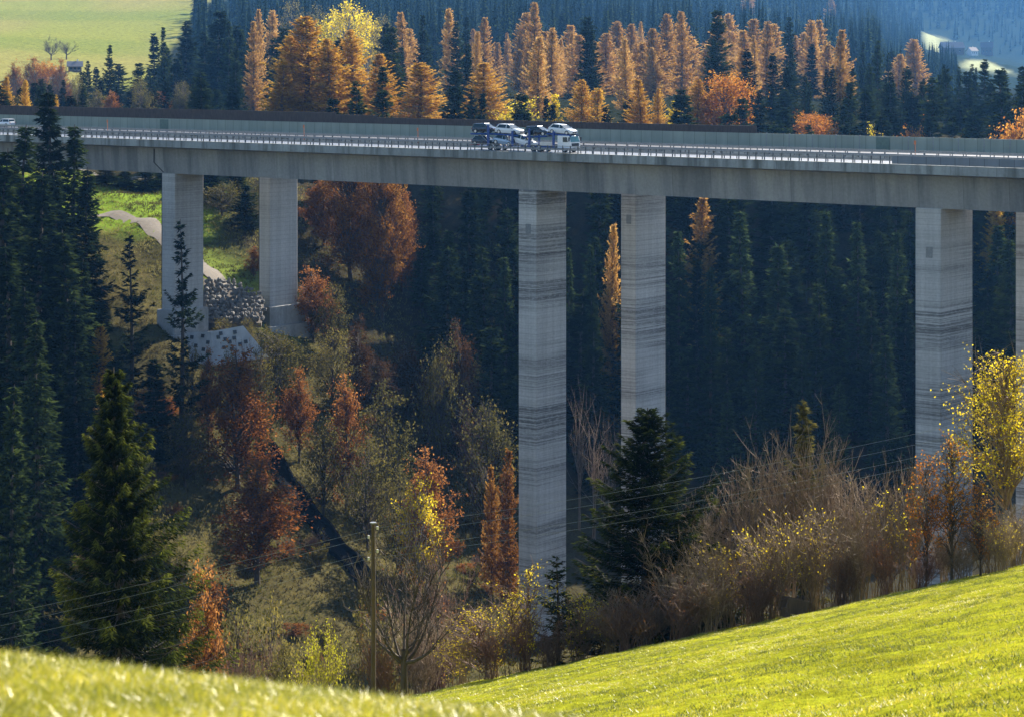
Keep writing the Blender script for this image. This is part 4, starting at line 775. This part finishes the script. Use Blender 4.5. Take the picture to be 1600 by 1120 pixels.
# above the deck: first row behind the noise wall
row([('la0', 480, 24, 508, 118), ('la1', 512, 60, 502, 84), ('la2', 440, 100, 500, 70), ('la1', 455, 55, 512, 80), ('la1', 549, 46, 512, 74), ('la2', 590, 84, 504, 70), ('la0', 654, 97, 503, 92), ('la2', 754, 98, 506, 80), ('la1', 908, 124, 500, 54), ('la0', 936, 137, 498, 56), ('la2', 1000, 124, 505, 50), ('la1', 1029, 138, 503, 34), ('ly0', 866, 148, 495, 34), ('ly0', 1054, 158, 496, 34), ('la1', 1090, 124, 510, 48), ('la0', 40, 124, 520, 24), ('la1', 88, 148, 505, 16), ('la2', 12, 120, 540, 30)], 'golden larch rising above the noise wall, %s from left', 'golden larches behind the noise wall')
row([('or0', 1132, 110, 512, 70), ('or1', 1284, 180, 495, 56), ('or1', 1590, 170, 470, 76), ('or0', 1425, 196, 480, 34), ('or1', 1500, 208, 478, 44), ('yel', 806, 154, 496, 56), ('yel', 1372, 192, 485, 30), ('or0', 1270, 175, 520, 40)], 'orange or yellow leafy tree just behind the viaduct, %s from left', 'autumn leafy trees behind the viaduct')
row([('sp1', 313, 112, 490, 66), ('sp2', 362, 140, 488, 40), ('sp3', 710, 110, 496, 66), ('sp1', 736, 138, 492, 40), ('sp2', 853, 150, 502, 22), ('sp0', 1157, 152, 492, 44), ('sp1', 1186, 140, 500, 50), ('sp2', 1226, 168, 494, 46), ('sp3', 1326, 128, 498, 66), ('sp2', 1352, 138, 494, 46), ('sp3', 1392, 130, 510, 64), ('sp1', 1455, 120, 488, 76), ('sp3', 1562, 108, 486, 88), ('sp1', 1598, 118, 490, 50), ('sp0', 1490, 180, 492, 30), ('sp2', 1425, 150, 540, 50), ('sp0', 1500, 165, 545, 40), ('sp2', 1525, 165, 545, 40), ('sp1', 1225, 140, 540, 50), ('sp3', 60, 140, 520, 40), ('sp2', 110, 150, 510, 40), ('sp1', 5, 140, 525, 50), ('sp0', 985, 155, 515, 40), ('sp1', 795, 175, 505, 30)], 'dark green spruce just beyond the viaduct, %s from left', 'dark spruces just behind the viaduct')
# second depth: paler larches and blue spruces
pal = [(403, 15), (396, 34), (424, 14), (640, 45), (628, 20), (702, 12), (756, 28), (848, 50), (862, 44), (893, 40), (905, 55), (920, 60), (925, 80), (948, 52), (962, 32), (985, 38), (1005, 65), (1018, 80), (1022, 45), (1044, 20), (1065, 18), (1052, 60), (1080, 55), (1122, 25), (1140, 20), (1163, 48), (1178, 30), (1198, 32), (1210, 38), (1105, 70), (1270, 30), (1282, 32), (1255, 52), (1295, 70), (1315, 70), (1303, 112), (1405, 85), (1430, 60), (822, 20), (835, 2), (975, 72), (868, 70)]
for i, (px, tp) in enumerate(sorted(pal)):
    put('lp%d' % (i % 3), px, tp, 640 + (i * 37) % 90, PR.uniform(36, 52) * (.8 if px < 700 else 1), 'pale orange larch on the hazy hillside above the viaduct, %s from left' % (ORD + ['forty-first', 'forty-second'])[i], 'pale larches on the hillside')
blu = [(172, 70, 34), (184, 100, 40), (138, 95, 26), (150, 105, 22), (240, 52, 30), (256, 42, 30), (262, 75, 26), (215, 98, 36), (232, 105, 26), (290, 32, 60), (318, 50, 50), (342, 16, 56), (330, 60, 50), (300, 70, 40), (370, 40, 46), (390, 60, 44), (412, 80, 40), (455, 90, 40), (430, 60, 36), (350, 85, 40), (275, 90, 36), (128, 112, 22)]
for i, (px, tp, wd) in enumerate(sorted(blu)): put('sp%d' % (i % 5), px, tp, 640 + (i * 29) % 70, wd, 'hazy blue green spruce below the pale meadow at upper left, %s from left' % ORD[i], 'hazy spruces below the meadow')
rng = np.random.default_rng(23); n2 = 0
for d0 in (606, 700, 790, 890, 1000, 1120):
    for x in np.arange(-.125 * d0, .24 * d0, 10 + d0 * .0092):
        xx = x + rng.uniform(-5, 5); d = d0 + rng.uniform(-38, 38); px = 800 + F * xx / d
        if px < 350 or (540 < px < 600 and d < 820): continue
        if 1420 < px and d > 700: continue
        z = g1(xx, d); h = rng.uniform(18, 29); top = HY - F * (z + h) / d
        if px > 1320 and top < 60: h *= .7
        if px > 1415: h = min(h, 12)
        if px > 690 and px < 1340 and rng.uniform() < .62: plant('lp%d' % rng.integers(3), xx, d, max(8, min(h * 1.1, -(rng.uniform(28, 75) - HY) / F * d - z)), h * rng.uniform(.15, .22), 'pale orange larch standing among the blue spruces of the hazy hillside', 'larches of the hazy hillside forest'); continue
        plant('sp%d' % rng.integers(5), xx, d, h, h * rng.uniform(.18, .24), 'blue green spruce in the hazy forest above the viaduct among the pale larches', 'spruces of the hazy hillside forest'); n2 += 1
print('hill forest', n2)
for d0 in (556, 578):
    for px in np.arange(1170, 1640, 31):
        px += rng.uniform(-9, 9); d = d0 + rng.uniform(-9, 9); xx = (px - 800) / F * d; h = rng.uniform(9, 17)
        plant('sp%d' % rng.integers(5), xx, d, h, h * rng.uniform(.2, .27), 'small dark spruce in the row right behind the viaduct at right', 'small spruces behind the viaduct')
for px, tp, pb, wd, lb in ((80, 60, 95, 26, 'left bare round tree of the pair on the upper left meadow'), (104, 63, 94, 24, 'right bare round tree of the pair on the upper left meadow')):
    d = base_d(px, pb); plant('barefar', (px - 800) / F * d, d, (pb - tp) / F * d, wd / 2 / F * d * 1.4, lb, 'bare trees on the upper meadow')
rng2 = np.random.default_rng(77); it = []
for px in np.arange(4, 350, 13): it.append((['sp0', 'sp2', 'sp3', 'be0', 'sp1', 'ol0', 'sp4'][int(rng2.integers(7))], px + rng2.uniform(-5, 5), rng2.uniform(118, 150), 590 + rng2.uniform(-15, 30), rng2.uniform(24, 36)))
row(it, 'low hazy tree in the belt just above the noise wall at left, %s from left', 'belt of trees above the noise wall at left')
row([('be0', 22, 100, 700, 40), ('be1', 50, 95, 720, 40), ('or0', 70, 92, 730, 30), ('barefar', 75, 108, 690, 44), ('be1', 95, 98, 700, 36), ('barefar', 98, 112, 690, 34), ('barefar', 10, 112, 690, 44), ('yel', 545, 0, 760, 60), ('yel', 522, 10, 770, 50), ('yel', 575, 15, 780, 40), ('ol0', 600, 30, 740, 40), ('ol1', 500, 10, 800, 50), ('ol0', 460, 5, 820, 50)], 'hazy leafy tree on the hillside at upper left, %s from left', 'hazy leafy trees at upper left')
put('lp0', 1300, 0, 1200, 26, 'pinkish larch standing alone in the blue far forest at upper right')
put('lp1', 1168, -6, 1150, 30, 'pinkish larch at the top edge in the blue far forest')
# far forest, one mass of trees
FG = Geo(); low = []
for k in range(4):
    rg = np.random.default_rng(200 + k); n = 150; t = rg.uniform(0.05, 1, n) ** 1.2; az = rg.uniform(0, 6.28, n); rr = (1 - t) * .15 * rg.uniform(.5, 1.15, n) + .004
    D = np.stack([np.cos(az), np.sin(az), np.zeros(n)], 1); C = D * (rr * .35)[:, None]; C[:, 2] = t; A = nrm(D + np.array([0, 0, -.35])); S = np.stack([-np.sin(az), np.cos(az), np.zeros(n)], 1)
    core = np.array([(.055 * math.cos(q), .055 * math.sin(q), .05) for q in np.arange(6) * math.pi / 3] + [(0, 0, .93)])
    low.append((C, A, S, rr * .9 + .01, .055 * (1.15 - t), np.clip(rg.normal(.45, .15, n), 0, 1)))
rng = np.random.default_rng(31); xs, ys = [], []
for y in np.geomspace(1120, 4900, 190):
    for x in np.arange(-.135 * y, .25 * y, 8 + y * .0034): xs.append(x + rng.uniform(-4, 4)); ys.append(y + rng.uniform(-14, 14))
xs, ys = np.array(xs), np.array(ys); zs = gz(xs, ys); px = 800 + F * xs / ys; py = HY - F * (zs + 28) / ys; pyb = HY - F * zs / ys
yo = fyi(ys); farm = ((px > 1496) & (pyb > 88) & (pyb < 200)) | ((np.hypot((px - 1462) * .9, (pyb - 74) * 1.0) < 27)) | ((px > 1450) & (px < 1560) & (pyb > 66) & (pyb < 110))
keep = (px > 338 - .95 * np.clip(pyb, 0, 110) + rng.uniform(-9, 9, len(px))) & (py < 130) & ((px > 1340) | (rng.uniform(0, 1, len(px)) < .42)) & (pyb > -60) & ~farm & (px < 1640); print('far trees', keep.sum())
for i in np.where(keep)[0]:
    C, A, S, l, wd, tn = low[int(rng.integers(4))]; h = rng.uniform(24, 44) * (.62 if px[i] > 1375 and pyb[i] > 30 else 1); ws = rng.uniform(.85, 1.25); sc = np.array([h * ws, h * ws, h])
    FG.add(core * sc + [xs[i], ys[i], zs[i]], [[q, (q + 1) % 6, 6] for q in range(6)], tone=.3)
    FG.leaves(C * sc + [xs[i], ys[i], zs[i]], A, S, l * h * ws, wd * h * ws, np.clip(tn + rng.normal(0, .22), 0, 1))
o = FG.obj('far_forest', M['spruce']); kind(o, 'stuff', 'blue hazy spruce forest covering the far mountainside')

# ------------------------------------------------------------------ bushes and grass on the slopes
rng = np.random.default_rng(41); nb = 0
while nb < 150:
    x, d = rng.uniform(-95, 8), rng.uniform(235, 395); px = 800 + F * x / d
    if px < -20 or px > 805: continue
    py = HY - F * g1(x, d) / d
    if 500 > py and px > 240: continue
    if abs(py - (700 + (px - 412) * 1.25)) < 48: continue
    k = ['sho', 'shru', 'beb', 'shr', 'sho', 'beb', 'obb'][int(rng.integers(7))]
    plant(k, x, d, rng.uniform(1.4, 4.0), rng.uniform(1.3, 2.6), {'sho': 'low olive green bush on the rough slope left of the tallest pier', 'shru': 'low rusty brown bush on the rough slope left of the tallest pier', 'beb': 'rounded rust brown bush on the rough slope left of the tallest pier', 'obb': 'rounded olive bush on the rough slope left of the tallest pier', 'shr': 'leafless reddish bush on the rough slope left of the tallest pier', 'sh0': 'leafless grey bush on the rough slope left of the tallest pier'}[k], 'bushes on the left slope'); nb += 1
nb = 0
while nb < 46:
    px, d = rng.uniform(290, 620), rng.uniform(150, 250); x = (px - 800) / F * d
    if HY - F * g1(x, d) / d < 880: continue
    k = ['obb', 'shr', 'beb', 'sho', 'shr'][int(rng.integers(5))]
    plant(k, x, d, rng.uniform(2, 4.2), rng.uniform(1.2, 2.2), {'sho': 'dense olive green bush low in the ravine left of the utility pole', 'obb': 'rounded olive bush low in the ravine left of the utility pole', 'beb': 'rounded rust brown bush low in the ravine left of the utility pole', 'shr': 'leafless reddish bush low in the ravine left of the utility pole'}[k], 'bushes in the ravine'); nb += 1
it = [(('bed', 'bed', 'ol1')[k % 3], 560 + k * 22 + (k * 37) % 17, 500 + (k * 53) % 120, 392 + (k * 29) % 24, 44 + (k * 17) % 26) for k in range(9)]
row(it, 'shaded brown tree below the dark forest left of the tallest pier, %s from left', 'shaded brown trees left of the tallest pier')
def tufts(name, x, y, hmin, hmax, wd, mat, tone, blades=3, lean=.5, segs=1, seed=1, spread=None):
    rg = np.random.default_rng(seed); z = gz(x, y); n = len(x); V = []; T = []
    base = np.repeat(np.stack([x, y, z - .02], 1), blades, 0); m = len(base); base[:, :2] += rg.normal(0, spread or wd * 1.2, (m, 2)); tn = np.clip(np.repeat(tone, blades) + rg.normal(0, .12, m), 0, 1)
    az = rg.uniform(0, 6.28, m); h = rg.uniform(hmin, hmax, m); ln = rg.uniform(.1, lean, m) * h; D = np.stack([np.cos(az), np.sin(az), np.zeros(m)], 1); fa = rg.uniform(0, 6.28, m); S = np.stack([np.cos(fa), np.sin(fa), np.zeros(m)], 1) * wd / 2
    up = np.array([0, 0, 1.])
    if segs == 1: V = np.stack([base - S, base + S, base + D * ln[:, None] + up * h[:, None]], 1); fcs = [np.arange(m * 3).reshape(-1, 3)]; k = 3
    else:
        mid = base + D * (ln * .35)[:, None] + up * (h * .62)[:, None]; tip = base + D * ln[:, None] * 1.2 + up * (h * .95)[:, None]
        V = np.stack([base - S, base + S, mid + S * .75, mid - S * .75, tip], 1); k = 5; b = np.arange(m)[:, None] * 5; fcs = [b + np.array([0, 1, 2, 3]), b + np.array([3, 2, 4])]
    return kind(Geo().add(V.reshape(-1, 3), *fcs, tone=np.repeat(tn, k)).obj(name, mat), 'stuff')
rng = np.random.default_rng(51); n = 70000
x = rng.uniform(-105, 15, n); y = rng.uniform(225, 470, n); px = 800 + F * x / y; k = (px > -30) & (px < 830); x, y = x[k], y[k]
pth = np.array([(-82, 428), (-75, 431), (-68, 428), (-62, 418), (-55, 409), (-48, 402), (-42, 398)]); pth = np.stack([np.interp(np.linspace(0, 6, 40), range(7), pth[:, k]) for k in (0, 1)], 1); k = np.sqrt(((np.stack([x, y], 1)[:, None] - pth[None]) ** 2).sum(-1)).min(1) > 2.6; x, y = x[k], y[k]
tn = .45 + .25 * np.sin(x * .21 + y * .13) + .18 * np.sin(x * .5 - y * .37) + rng.normal(0, .1, len(x)) + .25 * smooth(395, 430, y)
tufts('slope_grass', x, y, .2, .6, .13, M['dry_grass'], tn, 4, .9, seed=2)
# meadow grass
dd = np.sqrt(rng.uniform(15 ** 2, 118 ** 2, 260000)); ua = rng.uniform(-.09, .245, len(dd)); x = ua * dd; y = dd
keep = rng.uniform(0, 1, len(x)) < np.clip(1.2 - dd / 160, .2, 1); x, y = x[keep], y[keep]
tn = .42 + .13 * np.sin(x * .9 + y * .23) * np.sin(x * .31 - y * .41) + .18 * np.sin(x * .13 + y * .11 + 1.5 * np.sin(x * .21 - y * .07)) + .16 * np.sin(x * 3.1 + 1.3 * np.sin(y * 1.7)) * np.sin(y * 2.3 + x) + rng.normal(0, .20, len(x))
tufts('meadow_grass', x, y, .018, .065, .019, M['grass'], tn, 4, 1.6, seed=3)
dd = np.sqrt(rng.uniform(16 ** 2, 112 ** 2, 9000)); x = rng.uniform(-.08, .24, len(dd)) * dd; kk = np.sin(x * .8 + dd * .5) + np.sin(x * .37 - dd * .9) + rng.normal(0, .6, len(dd)) > .6; x, dd = x[kk], dd[kk]
tufts('meadow_tussocks', x, dd, .02, .065, .018, M['grass'], rng.uniform(-.15, .16, len(x)), 44, 1.6, seed=9, spread=.11)
# foreground knoll grass
n = 56000; y = rng.uniform(3.6, 11.5, n); x = rng.uniform(-.27, .16, n) * y
tn = .46 + .20 * np.sin(x * 5 + y * 2) * np.sin(y * 4 - x * 3) + rng.normal(0, .16, n) + .7 * (rng.uniform(0, 1, n) < .03)  # a few near-white blades stand in for dewy sun glints
tufts('knoll_grass', x, y, .022, .080, .0045, M['grass'], tn, 3, 1.1, segs=2, seed=4)

# ------------------------------------------------------------------ pole and wires
pd = 105.0; pp = P(583, 817, pd); gp = g1(pp[0], pd)
r = empty('utility_pole', (pp[0], pd, gp), 0); tag(r, 'brown wooden utility pole at the meadow edge left of the bare old tree', 'utility pole')
hp = pp[2] - gp; Geo().tubes([[(0, 0, -.5), (0.02, 0, hp * .5), (0, 0, hp)]], [[.12, .108, .09]], 12).obj('shaft', M['pole'], r, smooth=True)
Geo().cyl((0, 0, hp + .02), .15, .05, 'z', 12).obj('cap', M['galv'], r)
WY = [824, 838, 860, 872]
for k, yy in enumerate(WY):
    z = -(yy - HY) / F * pd - gp; Geo().cyl(((-1) ** k * .2, -.02, z), .05, .14, 'z', 10).obj('insulator', M['porcelain'], r); Geo().tubes([[(0, 0, z - .05), ((-1) ** k * .2, -.02, z - .07)]], [[.02, .02]], 6).obj('bracket', M['darksteel'], r)
M['wire'] = plain('bright_wire', (.30, .31, .33), .5, metal=.2)
for k, (yy, le, re_) in enumerate(zip(WY, [(-60, 972), (-60, 990), (-60, 1012), (-60, 1034)], [(1700, 615), (1700, 634), (1700, 652), (1700, 668)])):
    a0, m0, b0 = P(*le, 103.5), P(583, yy, pd) + np.array([(-1) ** k * .2, -.02, 0]), P(*re_, 97.5); gg = Geo(); t = np.linspace(0, 1, 16)[:, None]
    for q0, q1, sg in ((a0, m0, .12), (m0, b0, .45)): pts = q0 * (1 - t) + q1 * t; pts[:, 2] -= sg * 4 * t[:, 0] * (1 - t[:, 0]); gg.tubes(pts[None], np.full((1, 16), .005), 4)
    tag(gg.obj('overhead_wire', M['wire']), ['topmost', 'second highest', 'second lowest', 'lowest'][k] + ' of the four thin power lines on the wooden pole', 'wire', 'power lines')
# dark wooden trough in the thicket
q = P(1246, 940, 111); r = empty('wooden_trough', (q[0], 111, g1(q[0], 111)), .5); tag(r, 'dark wooden feeding trough tilted among the shrubs at the meadow edge', 'trough')
Geo().box((0, 0, .45), (1.3, .06, .7), ry=.25).obj('side_board', M['wood_wall'], r); Geo().box((0, .6, .45), (1.3, .06, .7), ry=.25).obj('side_board', M['wood_wall'], r); Geo().box((0, .3, .2), (1.2, .6, .06), ry=.25).obj('bottom_board', M['wood_wall'], r)
for sx in (-.5, .5): Geo().box((sx, .3, .2), (.1, .7, .5)).obj('leg', M['wood_wall'], r)

# ------------------------------------------------------------------ houses
def house(px, pyb, L, W, H, rh, rz, wm, rm, label, group, sink=.4, chim=True):
    d = base_d(px, pyb); q = d / F; L, W, H, rh = L * q, W * q, H * q, rh * q      # sizes come from their size in the picture at that distance
    x = (px - 800) / F * d; r = empty('farmhouse', (x, d, g1(x, d) - sink), rz); tag(r, label, 'house', group)
    wl = Geo().prism([(-W / 2, 0), (W / 2, 0), (W / 2, H), (0, H + rh), (-W / 2, H)], -L / 2, L / 2, axis='x').obj('wall', M[wm], r)
    rf = Geo()
    for sg in (-1, 1): rf.add([(-L / 2 - .8, 0, H + rh + .3), (L / 2 + .8, 0, H + rh + .3), (L / 2 + .8, sg * (W / 2 + .9), H - .35), (-L / 2 - .8, sg * (W / 2 + .9), H - .35), (-L / 2 - .8, 0, H + rh + .05), (L / 2 + .8, 0, H + rh + .05), (L / 2 + .8, sg * (W / 2 + .9), H - .6), (-L / 2 - .8, sg * (W / 2 + .9), H - .6)], [[0, 1, 2, 3], [7, 6, 5, 4], [0, 4, 5, 1], [1, 5, 6, 2], [2, 6, 7, 3], [3, 7, 4, 0]])
    ro = rf.obj('roof', M[rm], r)
    if chim: Geo().box((L * .2, W * .15, H + rh + .5), (.8, .8, 1.6)).obj('chimney', M['wall_white'], ro)
    for k in range(3):
        wn = Geo().box((-L / 2 + (k + .7) * L / 3.4, -W / 2 - .03, H * .55), (1.2, .1, 1.3)).obj('window', M['glass'], r); Geo().box((-L / 2 + (k + .7) * L / 3.4, -W / 2 - .08, H * .55 - .72), (1.4, .14, .1)).obj('sill', M['wall_white'], wn)
    Geo().box((L / 2 + .03, 0, 1.1), (.1, 1.1, 2.2)).obj('door', M['wood_wall'], r); return r
house(117, 112, 20, 18, 10, 6, .2, 'wood_wall', 'roof_grey', 'grey roofed barn at the foot of the pale meadow at upper left', 'farm buildings')
house(84, 124, 14, 12, 10, 4, -.3, 'wall_white', 'roof_brown', 'small white house half hidden by trees left of the grey barn', 'farm buildings')
house(1487, 86, 34, 20, 12, 8, .12, 'wood_wall', 'roof_grey', 'long dark farmhouse on the far hillside clearing at upper right', 'far farm buildings')
house(1519, 88, 12, 14, 8, 5, .4, 'wall_white', 'roof_brown', 'small pale house just right of the long far farmhouse', 'far farm buildings')
house(1542, 88, 18, 16, 14, 8, -.2, 'wood_wall', 'roof_brown', 'dark tall barn rightmost of the far farm buildings', 'far farm buildings')

# ------------------------------------------------------------------ haze
hm = bpy.data.materials.new('haze_air'); hm.use_nodes = True; n = hm.node_tree; n.nodes.remove(n.nodes['Principled BSDF'])
pv = n.nodes.new('ShaderNodeVolumePrincipled'); pv.inputs['Color'].default_value = (*HAZE_COLOR, 1); pv.inputs['Density'].default_value = HAZE_DENSITY; pv.inputs['Anisotropy'].default_value = .5
n.links.new(pv.outputs[0], n.nodes['Material Output'].inputs['Volume'])
zlo = float(GZ.min()) - 1; zhi = float(GZ.max()) + 30
hz = Geo().box((0, 3330, (zlo + zhi) / 2), (6800, 6820, zhi - zlo)).obj('haze', hm, tone=False); kind(hz, 'stuff')
